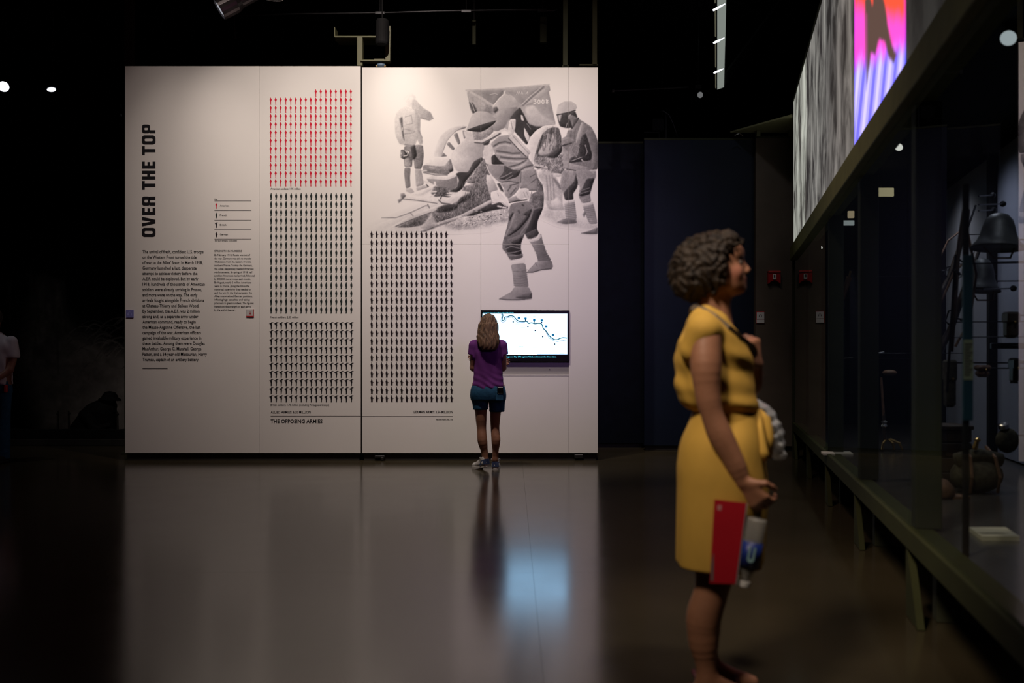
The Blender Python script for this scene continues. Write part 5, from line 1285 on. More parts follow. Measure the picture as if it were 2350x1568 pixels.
# painted backdrop
YBK = 14.6
Rb = Raster(-60, 420, 420, 1010, 2.0, base=.05)
Rb.poly([(90, 1000), (60, 900), (40, 820), (70, 700), (100, 660), (140, 720), (190, 760), (280, 800), (330, 840), (330, 1000)], .52, 60, .03, tex=.12)
Rb.poly([(150, 1000), (180, 930), (230, 870), (330, 800), (330, 1000)], .62, 40, .03, tex=.10)
Rb.poly([(85, 640), (105, 640), (140, 760), (120, 860), (90, 800)], .42, 40, .03, tex=.15)
Rb.poly([(120, 640), (140, 650), (150, 760), (125, 780)], .40, 30, .03, tex=.15)
rng = np.random.RandomState(8)
for k in range(46):
    x, y = rng.uniform(150, 300), rng.uniform(740, 850); l_ = rng.uniform(25, 80); dr = rng.uniform(.3, 1.2)
    pts = [(x + l_ * s_ * dr, y - l_ * (1.1 * s_ - .9 * s_ * s_)) for s_ in np.linspace(0, 1, 6)]
    Rb.line(pts, rng.uniform(1.2, 2.2), rng.uniform(.3, .62), 2.2)
for k in range(30):
    x = rng.uniform(20, 150); y = rng.uniform(600, 760); Rb.line([(x, y), (x + rng.uniform(-6, 6), y + rng.uniform(30, 120))], rng.uniform(2, 6), rng.uniform(.2, .4), 8, op=.5)
bd = thing('painted_backdrop', 'dim painted backdrop of an earth burst and arching grass', 'backdrop', (at(170, 0, YBK)[0], YBK, 0))
o = raster_mesh(Rb, 'painting', YBK - .002, bd, mat('backdrop_paint', (1, 1, 1), .85, attr='print', spec=.1), thr=2, conv=lambda g: np.clip(g, 0, 1)[:, None] ** 1.8 * np.array([.80, .74, .72]))
p, q = at(-62, 0, YBK), at(422, 415, YBK)
MB().box((p[0], YBK, 0), (q[0], YBK + .08, q[2])).build('board', M['black'], bd)

# ================================================================== figures: implicit surfaces meshed as one continuous skin
class SDF:
    def __init__(s, lo, hi, h):
        s.lo = np.array(lo, np.float32); s.h = h
        s.n = np.ceil((np.array(hi) - np.array(lo)) / h).astype(int) + 1
        s.F = np.full(s.n, 1.0, np.float32)
        s.ax = [s.lo[i] + np.arange(s.n[i], dtype=np.float32) * h for i in range(3)]
    def sub(s, lo, hi):
        sl = []
        for i in range(3):
            a = int(max(0, math.floor((lo[i] - s.lo[i]) / s.h))); b = int(min(s.n[i], math.ceil((hi[i] - s.lo[i]) / s.h) + 1))
            sl.append(slice(a, max(a, b)))
        return tuple(sl)
    def grid(s, sl): return np.meshgrid(s.ax[0][sl[0]], s.ax[1][sl[1]], s.ax[2][sl[2]], indexing='ij')
    def merge(s, sl, d, k, op='add'):
        A = s.F[sl]
        if A.size == 0: return
        if op == 'add':
            if k > 0:
                h = np.clip(.5 + .5 * (d - A) / k, 0, 1); s.F[sl] = d * (1 - h) + A * h - k * h * (1 - h)
            else: s.F[sl] = np.minimum(A, d)
        else:
            B = -d
            if k > 0:
                h = np.clip(.5 - .5 * (B - A) / k, 0, 1); s.F[sl] = B * (1 - h) + A * h + k * h * (1 - h)
            else: s.F[sl] = np.maximum(A, B)
    def cap(s, a, b, ra, rb=None, k=.02, op='add', sq=None):
        rb = ra if rb is None else rb
        a = np.array(a, np.float32); b = np.array(b, np.float32); r = max(ra, rb) + k + 2 * s.h
        sl = s.sub(np.minimum(a, b) - r, np.maximum(a, b) + r); X, Y, Z = s.grid(sl)
        if X.size == 0: return
        d = b - a; t = np.clip(((X - a[0]) * d[0] + (Y - a[1]) * d[1] + (Z - a[2]) * d[2]) / (d.dot(d) + 1e-9), 0, 1)
        qx, qy, qz = X - a[0] - t * d[0], Y - a[1] - t * d[1], Z - a[2] - t * d[2]
        if sq: qx, qy, qz = qx / sq[0], qy / sq[1], qz / sq[2]
        s.merge(sl, np.sqrt(qx * qx + qy * qy + qz * qz) - (ra + (rb - ra) * t), k, op)
    def chain(s, pts, rs, k=.02):
        P_, R_q = [np.array(p, float) for p in pts], list(rs)
        fine, fr = [], []
        for i in range(len(P_) - 1):                                   # spline through the joints, so that a limb swells and tapers evenly
            p0, p1, p2, p3 = P_[max(i - 1, 0)], P_[i], P_[i + 1], P_[min(i + 2, len(P_) - 1)]
            for t in (0, .25, .5, .75):
                fine.append(.5 * (2 * p1 + (p2 - p0) * t + (2 * p0 - 5 * p1 + 4 * p2 - p3) * t * t + (3 * p1 - p0 - 3 * p2 + p3) * t ** 3))
                q = t * t * (3 - 2 * t); fr.append(R_q[i] * (1 - q) + R_q[i + 1] * q)
        fine.append(P_[-1]); fr.append(R_q[-1])
        a = np.min(fine, 0) - max(fr) - k - 3 * s.h; b = np.max(fine, 0) + max(fr) + k + 3 * s.h
        sl = s.sub(a, b)
        X, Y, Z = s.grid(sl); D = np.full(X.shape, 1.0, np.float32)
        for i in range(len(fine) - 1):
            p, q = fine[i].astype(np.float32), fine[i + 1].astype(np.float32); d = q - p
            t = np.clip(((X - p[0]) * d[0] + (Y - p[1]) * d[1] + (Z - p[2]) * d[2]) / (d.dot(d) + 1e-9), 0, 1)
            D = np.minimum(D, np.sqrt((X - p[0] - t * d[0]) ** 2 + (Y - p[1] - t * d[1]) ** 2 + (Z - p[2] - t * d[2]) ** 2) - (fr[i] + (fr[i + 1] - fr[i]) * t))
        s.merge(sl, D, k)
    def ell(s, c, r, k=.02, op='add', tilt=0.0):
        """ellipsoid; tilt turns it about the y axis"""
        c = np.array(c, np.float32); R = max(r) + k + 2 * s.h
        sl = s.sub(c - R, c + R); X, Y, Z = s.grid(sl)
        if X.size == 0: return
        x, y, z = X - c[0], Y - c[1], Z - c[2]
        if tilt:
            ct, st_ = math.cos(tilt), math.sin(tilt); x, z = x * ct + z * st_, -x * st_ + z * ct
        q = np.sqrt((x / r[0]) ** 2 + (y / r[1]) ** 2 + (z / r[2]) ** 2)
        s.merge(sl, (q - 1) * min(r), k, op)
    def loft(s, rows, k=.02, p=2.3, op='add', wob=None):
        """rows of (z, xmin, xmax, ymin, ymax) in rising z: a lofted trunk"""
        rows = np.array(sorted(rows), np.float32)
        m = k + 3 * s.h
        sl = s.sub((rows[:, 1].min() - m, rows[:, 3].min() - m, rows[0, 0] - m), (rows[:, 2].max() + m, rows[:, 4].max() + m, rows[-1, 0] + m))
        X, Y, Z = s.grid(sl)
        if X.size == 0: return
        zl = s.ax[2][sl[2]]
        # smooth (cubic) interpolation of the outline
        def itp(col):
            z0, v = rows[:, 0], rows[:, col]
            mt = np.gradient(v, z0); i = np.clip(np.searchsorted(z0, zl) - 1, 0, len(z0) - 2)
            hh = z0[i + 1] - z0[i]; t = np.clip((zl - z0[i]) / hh, 0, 1)
            return ((1 + 2 * t) * (1 - t) ** 2 * v[i] + t * (1 - t) ** 2 * hh * mt[i] + t * t * (3 - 2 * t) * v[i + 1] + t * t * (t - 1) * hh * mt[i + 1])[None, None, :]
        a, b, c, d = (itp(j) for j in (1, 2, 3, 4))
        rx, ry = (b - a) / 2, (d - c) / 2
        ux, uy = np.abs(X - (a + b) / 2) / rx, np.abs(Y - (c + d) / 2) / ry
        q = (ux ** p + uy ** p) ** (1 / p)
        f = (q - 1) * np.minimum(rx, ry)
        if wob is not None: f = f + wob(X, Y, Z)
        f = np.maximum(f, np.maximum(rows[0, 0] - Z, Z - rows[-1, 0]))
        s.merge(sl, f, k, op)
    def clip(s, fn):
        X, Y, Z = np.meshgrid(*s.ax, indexing='ij', sparse=True); s.F = np.maximum(s.F, fn(X, Y, Z)).astype(np.float32)
    def warp(s, fn):
        X, Y, Z = np.meshgrid(*s.ax, indexing='ij', sparse=True); s.F = (s.F + fn(X, Y, Z)).astype(np.float32)
    def mesh(s):
        F = s.F.copy(); F[0] = F[-1] = 1; F[:, 0] = F[:, -1] = 1; F[:, :, 0] = F[:, :, -1] = 1
        ins = F < 0
        cnt = sum(ins[i:F.shape[0] - 1 + i, j:F.shape[1] - 1 + j, k:F.shape[2] - 1 + k].astype(np.int8) for i in (0, 1) for j in (0, 1) for k in (0, 1))
        I, J, K = np.nonzero((cnt > 0) & (cnt < 8))
        corners = [(i, j, k) for i in (0, 1) for j in (0, 1) for k in (0, 1)]
        val = {c: F[I + c[0], J + c[1], K + c[2]] for c in corners}
        acc = np.zeros((len(I), 3)); num = np.zeros(len(I))
        for c in corners:
            for a in range(3):
                if c[a] == 0:
                    e = list(c); e[a] = 1; e = tuple(e)
                    va, vb = val[c], val[e]; x = (va < 0) != (vb < 0)
                    t = np.where(x, va / np.where(x, va - vb, 1), 0)
                    p = np.tile(np.array(c, float), (len(I), 1)); p[:, a] += t
                    acc[x] += p[x]; num[x] += 1
        V = (acc / num[:, None] + np.stack([I, J, K], 1)) * s.h + s.lo
        idx = -np.ones(np.array(F.shape) - 1, np.int64); idx[I, J, K] = np.arange(len(I))
        quads = []
        for a in range(3):
            lo_ = [slice(None)] * 3; hi_ = [slice(None)] * 3; lo_[a] = slice(0, -1); hi_[a] = slice(1, None)
            A, B = ins[tuple(lo_)], ins[tuple(hi_)]
            i = np.stack(np.nonzero(A != B), 1)
            b, c = (a + 1) % 3, (a + 2) % 3
            ok = (i[:, b] >= 1) & (i[:, c] >= 1) & (i[:, b] < F.shape[b] - 1) & (i[:, c] < F.shape[c] - 1); i = i[ok]
            flip = A[tuple(i.T)]
            eb = np.zeros(3, int); eb[b] = 1; ec = np.zeros(3, int); ec[c] = 1
            q = np.stack([idx[tuple((i - eb - ec).T)], idx[tuple((i - ec).T)], idx[tuple(i.T)], idx[tuple((i - eb).T)]], 1)
            q[~flip] = q[~flip][:, ::-1]
            quads.append(q)
        return V, np.concatenate(quads)
    def build(s, name, m, parent, part_label=None, tint=None, smooth_it=1):
        V, Q = s.mesh()
        for _ in range(smooth_it):                                   # one pass of neighbour averaging takes off the voxel steps
            A = np.zeros_like(V); N = np.zeros(len(V))
            for i in range(4):
                np.add.at(A, Q[:, i], V[Q[:, (i + 1) % 4]]); np.add.at(A, Q[:, i], V[Q[:, (i + 3) % 4]]); np.add.at(N, Q[:, i], 2)
            V = .5 * V + .5 * A / np.maximum(N, 1)[:, None]
        o = mesh_obj(name, V, Q.tolist(), m, parent, local=True, smooth=True, part_label=part_label)
        if tint is not None: set_colors(o, 'print', tint(V))
        return o

def skin_mat(name, base, rough=.5):
    return mat(name, base, rough, attr='print', var=.06, scale=30, bump=.05, bump_scale=120)
def painter(base, spots):
    """skin tones: base colour with soft coloured spots (lips, brows, cheeks)"""
    def f(V):
        C = np.tile(np.array(base, float), (len(V), 1))
        for c, r, col in spots:
            w = np.clip(1.4 - np.linalg.norm((V - np.array(c)) / np.array(r), axis=1), 0, 1)[:, None]
            w = w * w * (3 - 2 * w); C = C * (1 - w) + np.array(col) * w
        return C
    return f
def hand(S, wrist, fwd, side, nrm, curls, ln=.175, r=.0085, thumb=(.55, .5), k=.006, spread=.02):
    """palm, four fingers of unequal length and a thumb; side points to the thumb, nrm to the palm side"""
    w = np.array(wrist, float); f = np.array(fwd, float); f /= np.linalg.norm(f); sd = np.array(side, float); sd -= f * sd.dot(f); sd /= np.linalg.norm(sd)
    n = np.array(nrm, float); n -= f * n.dot(f) + sd * n.dot(sd); n /= np.linalg.norm(n)
    sc = ln / .175
    for o in (-.028, -.009, .010, .029): S.cap(w + f * .012 * sc + sd * o * .6 * sc, w + f * .082 * sc + sd * o * sc, .014 * sc, .0125 * sc, .014)
    lens = (.062, .076, .080, .071)                                  # little .. index
    for j, o in enumerate((-.030, -.0105, .0105, .031)):
        p = w + f * (.084 - (.006 if j == 0 else 0)) * sc + sd * o * sc
        ang = 0; d0 = f + sd * (j - 1.5) * spread
        for q, fr in enumerate((.46, .31, .23)):
            ang += curls[j] * (1.0, 1.15, .8)[q]
            d = d0 * math.cos(ang) + n * math.sin(ang); d /= np.linalg.norm(d)
            e = p + d * lens[j] * fr * sc
            S.cap(p, e, r * (1.08 - .1 * q) * sc, r * (1.0 - .1 * q) * sc, k if q else .008); p = e
    p = w + f * .022 * sc + sd * .026 * sc
    d = f * .62 + sd * .72 + n * .15; d /= np.linalg.norm(d); e = p + d * .042 * sc; S.cap(p, e, .0145 * sc, .0115 * sc, .012)
    d = f * .85 + sd * (.55 - thumb[0]) + n * thumb[1]; d /= np.linalg.norm(d); g = e + d * .032 * sc; S.cap(e, g, .0112 * sc, .0098 * sc, .005)
    d = f * .9 + sd * (.2 - thumb[0]) + n * thumb[1] * 1.4; d /= np.linalg.norm(d); S.cap(g, g + d * .026 * sc, .0098 * sc, .0082 * sc, .004)
    return w, f, sd, n, sc
M['skin_tan'] = skin_mat('skin', (1, 1, 1))
def fabric(name, col, rough=.85, var=.08, bump=.25, bs=9.0, stretch=(1, 1, .35), sc=10): return mat(name, col, rough, var=var, scale=sc, bump=bump, bump_scale=bs, stretch=stretch, spec=.2)

# ------------------------------------------------------------------ woman at the wall screen (seen from behind)
YW = 10.6; KW = F_PX / YW
wl = lambda px, py, y=0.0: np.array([(px - 1120) / KW, y, CAM_H - (py - HY) / KW])
w1 = thing('person', 'woman in purple T-shirt and denim shorts standing before the wall screen', 'person', (at(1120, 0, YW)[0], YW, 0))
S = SDF((-.30, -.22, -.005), (.30, .30, 1.70), .0062)
# head, neck, trunk
S.ell(wl(1121, 748, .03), (.075, .095, .115), .02); S.cap(wl(1120, 775, .02), wl(1120, 800, .01), .05, .055, .03)
S.ell(wl(1121, 765, .095), (.055, .045, .065), .03)
S.loft([(.80, -.15, .15, -.09, .10), (.90, -.165, .165, -.10, .11), (1.02, -.14, .14, -.085, .10), (1.16, -.145, .145, -.09, .11), (1.28, -.165, .165, -.09, .10), (1.36, -.12, .12, -.07, .07), (1.42, -.06, .06, -.05, .05)], .03)
for sx in (-1, 1): S.cap((sx * .09, 0, 1.345), (sx * .145, 0, 1.33), .05, .048, .03)
# arms folded in front
Le, Re = np.array([-.158, .03, 1.085]), np.array([.158, .04, 1.085])
S.chain([(-.148, 0, 1.325), (-.152, .0, 1.21), Le], [.048, .041, .035], .02); S.chain([(.152, 0, 1.325), (.156, .0, 1.21), Re], [.048, .041, .035], .02)
S.chain([Le, (-.02, .16, 1.09), (.10, .19, 1.12)], [.037, .034, .024], .015); S.chain([Re, (.03, .19, 1.13), (-.09, .20, 1.16)], [.037, .034, .024], .015)
hand(S, (.10, .19, 1.12), (1, .15, .25), (0, .2, 1), (0, -1, .1), (.35,) * 4, .16); hand(S, (-.09, .20, 1.16), (-1, .1, .3), (0, .2, 1), (0, -1, .1), (.3,) * 4, .16)
# legs
S.chain([wl(1102, 890, .0), wl(1103, 925, .0), wl(1104, 955, .0), wl(1105, 985, .012), wl(1107, 1010, -.012), wl(1112, 1038, .005), wl(1114.5, 1058, .0)], [.088, .075, .060, .051, .053, .037, .031], .02)
S.chain([wl(1139, 890, .0), wl(1138, 925, .01), wl(1136.5, 955, .02), wl(1136, 985, .04), wl(1138, 1010, .015), wl(1137, 1038, .04), wl(1136, 1058, .05)], [.088, .075, .056, .047, .049, .033, .029], .02)
S.cap(wl(1114, 1057, 0), wl(1102, 1075, .06), .034, .03, .02); S.cap(wl(1136, 1056, .05), wl(1136, 1069, .16), .033, .03, .02)
body_tone = (.30, .145, .088)
S.build('body', M['skin_tan'], w1, tint=painter(body_tone, [((-.07, -.06, .46), (.05, .05, .06), (.34, .17, .11))]))
# T-shirt with sleeves
T = SDF((-.27, -.18, .84), (.27, .19, 1.42), .006)
fold = lambda X, Y, Z: .0035 * np.sin(Z * 95 + X * 30 + 3 * np.sin(X * 14)) * np.clip((1.08 - Z) / .2, 0, 1) + .002 * np.sin(X * 60 + Z * 25)
T.loft([(.862, -.178, .184, -.125, .135), (.90, -.174, .178, -.122, .13), (.96, -.160, .165, -.112, .122), (1.06, -.150, .152, -.105, .125), (1.16, -.150, .152, -.105, .13), (1.27, -.156, .158, -.105, .12), (1.335, -.135, .138, -.09, .09), (1.375, -.085, .085, -.07, .06), (1.395, -.05, .05, -.06, .05)], .02, 2.4, wob=fold)
for sx in (-1, 1):
    T.cap((sx * .09, 0, 1.342), (sx * .143, 0, 1.325), .054, .058, .03); T.cap((sx * .147, 0, 1.32), (sx * .158, .0, 1.215), .058, .060, .015)
T.clip(lambda X, Y, Z: np.where(np.abs(X) > .165, (1.222 + .25 * (np.abs(X) - .17)) - Z + 0 * Y, .868 + .012 * np.sin(X * 9) - Z + 0 * Y) * 1.0)
M['tee'] = fabric('purple_jersey', (.125, .028, .17), var=.14, bump=.35, bs=14)
T.build('t_shirt', M['tee'], w1, part_label='purple T-shirt')
# denim shorts with turned-up cuffs
D = SDF((-.25, -.19, .60), (.25, .19, .93), .006)
dw = lambda X, Y, Z: .002 * np.sin(Z * 70 + X * 40)
D.loft([(.745, -.176, .182, -.12, .125), (.80, -.188, .190, -.13, .125), (.86, -.184, .186, -.128, .125), (.90, -.172, .172, -.115, .12)], .02, 2.6)
D.chain([(-.090, 0, .78), (-.082, 0, .70), (-.080, 0, .62)], [.094, .084, .078], .02); D.chain([(.094, .0, .78), (.094, .01, .68), (.094, .01, .60)], [.094, .084, .078], .02)
D.clip(lambda X, Y, Z: np.where(X < -.0, .645, .622) - Z + 0 * Y)
D.clip(lambda X, Y, Z: np.where(Z < .725, .002 + .07 * (.725 - Z) - np.abs(X - .006), -1.0) + 0 * Y)
M['denim'] = fabric('blue_denim', (.020, .085, .165), var=.22, bump=.3, bs=30, stretch=(1, 1, 1), sc=25)
D.build('denim_shorts', M['denim'], w1, part_label='blue denim shorts')
for cx_, z_, yy in ((-.080, .645, 0), (.094, .622, .01)):
    c_ = np.array([cx_, yy, z_])
    MB().lathe([(.072, -.004), (.0815, .0), (.0815, .030), (.078, .034)], c_, (0, 0, 1), 28).build('cuff', M['denim'], w1, local=True, smooth=True)
MB().bbox((.085, -.139, .742), (.165, -.124, .84), .006).build('back_pocket', M['denim'], w1, local=True)
MB().bbox((.10, -.146, .815), (.165, -.132, .888), .006).build('phone', M['black_gloss'], w1, local=True)
# hair, long over the back
H = SDF((-.17, -.20, 1.20), (.17, .14, 1.70), .0055)
H.ell(wl(1121, 748, .015), (.098, .118, .134), .03)
H.loft([(1.275, -.055, .085, -.165, -.09), (1.31, -.085, .105, -.175, -.06), (1.38, -.118, .125, -.165, -.02), (1.46, -.112, .112, -.14, .03), (1.55, -.102, .102, -.11, .08)], .03, 2.0)
H.warp(lambda X, Y, Z: .0022 * np.sin(X * 130 + 4 * np.sin(Z * 22) + Y * 60) + .0012 * np.sin(X * 260 + Z * 30))
H.clip(lambda X, Y, Z: np.where((Y > .06) & (Z < 1.60), Y - .06, -1.0))
def hair_mat(name, c0, c1, sx=(60, 60, 4)):
    m = bpy.data.materials.new(name); n, l = nodes_of(m); b = n['Principled BSDF']; b.inputs['Roughness'].default_value = .62; b.inputs['Specular IOR Level'].default_value = .3
    tc = n.new('ShaderNodeTexCoord'); mp = n.new('ShaderNodeMapping'); mp.inputs['Scale'].default_value = sx
    nz = n.new('ShaderNodeTexNoise'); nz.inputs['Scale'].default_value = 1.0; nz.inputs['Detail'].default_value = 6; nz.inputs['Distortion'].default_value = 1.0
    l.new(tc.outputs['Object'], mp.inputs['Vector']); l.new(mp.outputs['Vector'], nz.inputs['Vector'])
    cr = n.new('ShaderNodeValToRGB'); e = cr.color_ramp.elements; e[0].position = .35; e[0].color = (*c0, 1); e[1].position = .68; e[1].color = (*c1, 1)
    l.new(nz.outputs['Fac'], cr.inputs['Fac']); l.new(cr.outputs['Color'], b.inputs['Base Color'])
    bp = n.new('ShaderNodeBump'); bp.inputs['Strength'].default_value = .7; bp.inputs['Distance'].default_value = .01
    l.new(nz.outputs['Fac'], bp.inputs['Height']); l.new(bp.outputs['Normal'], b.inputs['Normal'])
    return m
H.build('hair', hair_mat('light_brown_hair', (.040, .022, .013), (.20, .118, .066)), w1, part_label='long light brown hair', smooth_it=1)
# trainers: one turned out with lifted heel, one flat
M['shoe_white'] = mat('shoe_white', (.55, .54, .52), .6, var=.06); M['shoe_navy'] = mat('shoe_navy', (.03, .05, .13), .6, var=.1); M['sole'] = mat('sole_white', (.62, .61, .58), .6)
def shoe(fwd, heel, up_heel):
    """trainer built along fwd (unit, in plan) from the heel point"""
    f = np.array([fwd[0], fwd[1], 0.0]); f /= np.linalg.norm(f); r = np.array([f[1], -f[0], 0.0]); L_ = .245
    def tf(V):
        V = np.asarray(V, float); lift = up_heel * np.clip(1 - V[:, 0] / (L_ * .68), 0, 1) ** 1.1
        return np.array(heel) + V[:, :1] * f + V[:, 1:2] * r + np.stack([0 * lift, 0 * lift, V[:, 2] + lift], 1)
    outl = [(0, .030), (.03, .036), (.09, .034), (.15, .043), (.20, .042), (.235, .026), (.246, 0)]
    pl = [(x, y) for x, y in outl] + [(x, -y) for x, y in outl[::-1]] + [(-.008, -.012), (-.008, .012)]
    sh = thing('tmp', '', '')if False else None
    so = MB().slab(pl, 0, .028).xf(tf)
    S_ = SDF((-.03, -.06, .0), (.27, .06, .13), .005)
    S_.cap((.035, 0, .045), (.20, 0, .038), .040, .036, .01, sq=(1, 1, .8)); S_.cap((.03, 0, .05), (.05, 0, .10), .036, .036, .02); S_.cap((.06, 0, .085), (.14, 0, .055), .034, .034, .02)
    S_.clip(lambda X, Y, Z: np.maximum(.022 - Z, Z - .112 + .25 * np.clip(X - .05, 0, 1)) + 0 * X + 0 * Y)
    V, Q = S_.mesh()
    return so, tf(V), Q, tf
for fwd, heel, lift in (((-.62, .78), wl(1117, 0, -.03) * [1, 1, 0], .035), ((.05, 1.0), wl(1136.5, 0, .02) * [1, 1, 0], .0)):
    so, V, Q, tf = shoe(fwd, heel, lift)
    up = mesh_obj('trainer', V, Q.tolist(), M['shoe_white'], w1, local=True, smooth=True)
    WLOC[up.name] = np.zeros(3)
    so.build('sole', M['sole'], up, local=True)
    MB().add(tf(np.array([(-.009, .037, .03), (-.012, 0, .03), (-.009, -.037, .03), (.075, -.0425, .03), (.05, -.041, .075), (-.002, -.03, .085), (-.008, 0, .088), (-.002, .03, .085), (.05, .041, .075), (.075, .0425, .03)])),
             [(0, 1, 6, 7), (1, 2, 5, 6), (2, 3, 4, 5), (0, 7, 8, 9)]).build('heel_counter', M['shoe_navy'], up, local=True)
    lc = MB()
    for k in range(3): lc.add(tf(np.array([(.10 + k * .022, -.026, .086 - k * .009), (.115 + k * .022, .026, .082 - k * .009), (.120 + k * .022, .026, .082 - k * .009), (.105 + k * .022, -.026, .086 - k * .009)])), [(0, 1, 2, 3)])
    for sg in (-1, 1): 
        P_ = tf(np.array([(.085, 0, .098), (.075, sg * .03, .115), (.06, sg * .05, .105), (.075, sg * .035, .09), (.088, 0, .096)])); lc.tube(list(P_), .003, 6)
    lc.build('laces', M['shoe_white'], up, local=True)

# ------------------------------------------------------------------ woman in the yellow dress (profile, near)
YN = 3.56; KX, KZ = F_PX / YN * 1.019, F_PX / YN
PX0 = 1620.0
ang = math.atan((PX0 - CX) / F_PX)
nl = lambda px, py, y=0.0: np.array([(px - PX0) / KX, y, CAM_H - (py - HY) / KZ])
w2 = thing('person', 'woman in belted yellow dress standing in profile before the glass showcase', 'person', (at(PX0, 0, YN)[0], YN, 0), rotz=-ang)
S = SDF((-.22, -.30, -.004), (.32, .32, 1.64), .0048)
# head
S.ell(nl(1641, 598), (.094, .075, .098), .01)
S.ell(nl(1676, 640), (.050, .050, .062), .03); S.ell(nl(1668, 655), (.058, .048, .036), .02)
S.ell(nl(1699, 664), (.0175, .020, .016), .014)
S.ell(nl(1690, 582), (.024, .046, .03), .02)
S.cap(nl(1702, 602), nl(1715, 621), .0075, .0105, .008); S.ell(nl(1710, 626), (.012, .0165, .009), .006)
S.ell(nl(1705.5, 640), (.0115, .021, .0062), .005); S.ell(nl(1704.5, 648), (.0110, .019, .0065), .005); S.ell(nl(1701, 655), (.008, .018, .006), .008)
for sy in (-1, 1):
    S.ell(nl(1685, 628, sy * .040), (.026, .018, .026), .014); S.ell(nl(1702, 606, sy * .031), (.011, .016, .0095), .008, 'sub')
    S.ell(nl(1692, 606.5, sy * .031), (.0125, .0125, .0125), .003)
    S.ell(nl(1640, 615, sy * .074), (.016, .008, .030), .008)
S.cap(nl(1640, 660), nl(1628, 738), .050, .053, .025); S.cap(nl(1655, 680), nl(1655, 735), .03, .035, .02); S.cap(nl(1640, 735), nl(1672, 778), .048, .034, .03)
# trunk
S.loft([(nl(0, 1080)[2], -.09, .12, -.15, .15), (nl(0, 1000)[2], -.07, .12, -.15, .15), (nl(0, 930)[2], -.03, .12, -.125, .125), (nl(0, 850)[2], -.06, .13, -.135, .135), (nl(0, 790)[2], -.07, .10, -.15, .15), (nl(0, 750)[2], -.05, .05, -.11, .11)], .03)
for sy in (-1, 1): S.cap(nl(1622, 752, sy * .08), nl(1620, 772, sy * .165), .045, .045, .03)
# near (right) arm hanging with the hand closed on what it carries
S.chain([nl(1620, 778, -.178), nl(1620, 835, -.200), nl(1624, 900, -.208), nl(1634, 945, -.208), nl(1652, 990, -.205), nl(1680, 1045, -.200), nl(1698, 1088, -.195)], [.052, .053, .043, .038, .042, .036, .025], .015)
# far (left) arm: elbow low, forearm up to the chest
S.chain([nl(1622, 778, .175), nl(1650, 850, .20), nl(1690, 925, .19)], [.05, .046, .037], .015); S.chain([nl(1690, 925, .19), nl(1728, 890, .15), nl(1737, 838, .10)], [.039, .036, .025], .015)
hand(S, nl(1699, 1090, -.195), (.66, 0, -.75), (.55, -.35, .55), (-.45, .9, -.35), (.55, .62, .66, .66), .172, thumb=(.5, .7))
hand(S, nl(1735, 842, .085), (-.14, -.18, 1), (-.55, -.75, -.1), (-.8, .35, -.1), (.95, 1.0, 1.0, .98), .188, thumb=(.35, .75))
# legs, the far one a little ahead
S.chain([nl(1628, 1080, -.075), nl(1634, 1200, -.08), nl(1638, 1300, -.08), nl(1632, 1345, -.08), nl(1616, 1400, -.08), nl(1614, 1450, -.08), nl(1620, 1510, -.08), nl(1624, 1545, -.08)], [.10, .082, .066, .059, .061, .054, .036, .034], .03)
S.chain([nl(1634, 1080, .075), nl(1642, 1200, .08), nl(1644, 1300, .08), nl(1640, 1345, .08), nl(1626, 1400, .08), nl(1622, 1450, .08), nl(1626, 1510, .08), nl(1630, 1545, .08)], [.10, .082, .064, .056, .058, .050, .034, .033], .03)
for sy, x0 in ((-.08, 1622), (.08, 1630)):
    p = nl(x0, 1550, sy); S.cap(p * [1, 1, 0] + [-.018, 0, .036], p * [1, 1, 0] + [.15, 0, .024], .034, .022, .02); S.cap(p * [1, 1, 0] + [0, 0, .07], p * [1, 1, 0] + [.12, 0, .028], .034, .024, .02)
tone = (.36, .165, .095)
S.build('body', M['skin_tan'], w2, tint=painter(tone, [(nl(1706, 643.5), (.012, .026, .009), (.32, .065, .06)), (nl(1699, 595.5, -.034), (.02, .03, .006), (.06, .035, .025)), (nl(1699, 605.5, -.033), (.014, .02, .006), (.035, .02, .017)),
                                                       (nl(1688, 630, -.05), (.03, .03, .03), (.42, .17, .11))]))
for sy in (-1, 1): MB().ellipsoid(nl(1694.5, 606.5, sy * .031), (.0122, .0122, .0122), 14, 10).build('eye', mat('eye_white', (.16, .13, .11), .3), w2, local=True, smooth=True)
# dress
Dz = lambda py: nl(0, py)[2]; Dx = lambda px: (px - PX0) / KX
T = SDF((-.15, -.28, .42), (.30, .28, 1.42), .0056)
fw = lambda X, Y, Z: .003 * np.sin(X * 55 + Z * 40 + 2 * np.sin(Y * 20)) + .0022 * np.sin(Z * 75 + X * 25)
T.loft([(Dz(940), Dx(1583), Dx(1738), -.150, .150), (Dz(928), Dx(1566), Dx(1741), -.165, .165), (Dz(900), Dx(1553), Dx(1733), -.172, .172), (Dz(850), Dx(1547), Dx(1727), -.172, .172), (Dz(810), Dx(1550), Dx(1722), -.178, .178),
        (Dz(775), Dx(1560), Dx(1702), -.182, .182), (Dz(745), Dx(1574), Dx(1680), -.165, .165), (Dz(722), Dx(1586), Dx(1668), -.11, .11), (Dz(704), Dx(1597), Dx(1640), -.07, .07)], .02, 2.2, wob=fw)
for sy in (-1, 1): T.cap(nl(1613, 735, sy * .09), nl(1617, 762, sy * .182), .042, .050, .03); T.cap(nl(1611, 762, sy * .180), nl(1592, 805, sy * .168), .047, .045, .03)
skw = lambda X, Y, Z: .0035 * np.sin(Y * 48 + X * 20) * np.clip((.95 - Z) / .4, 0, 1)
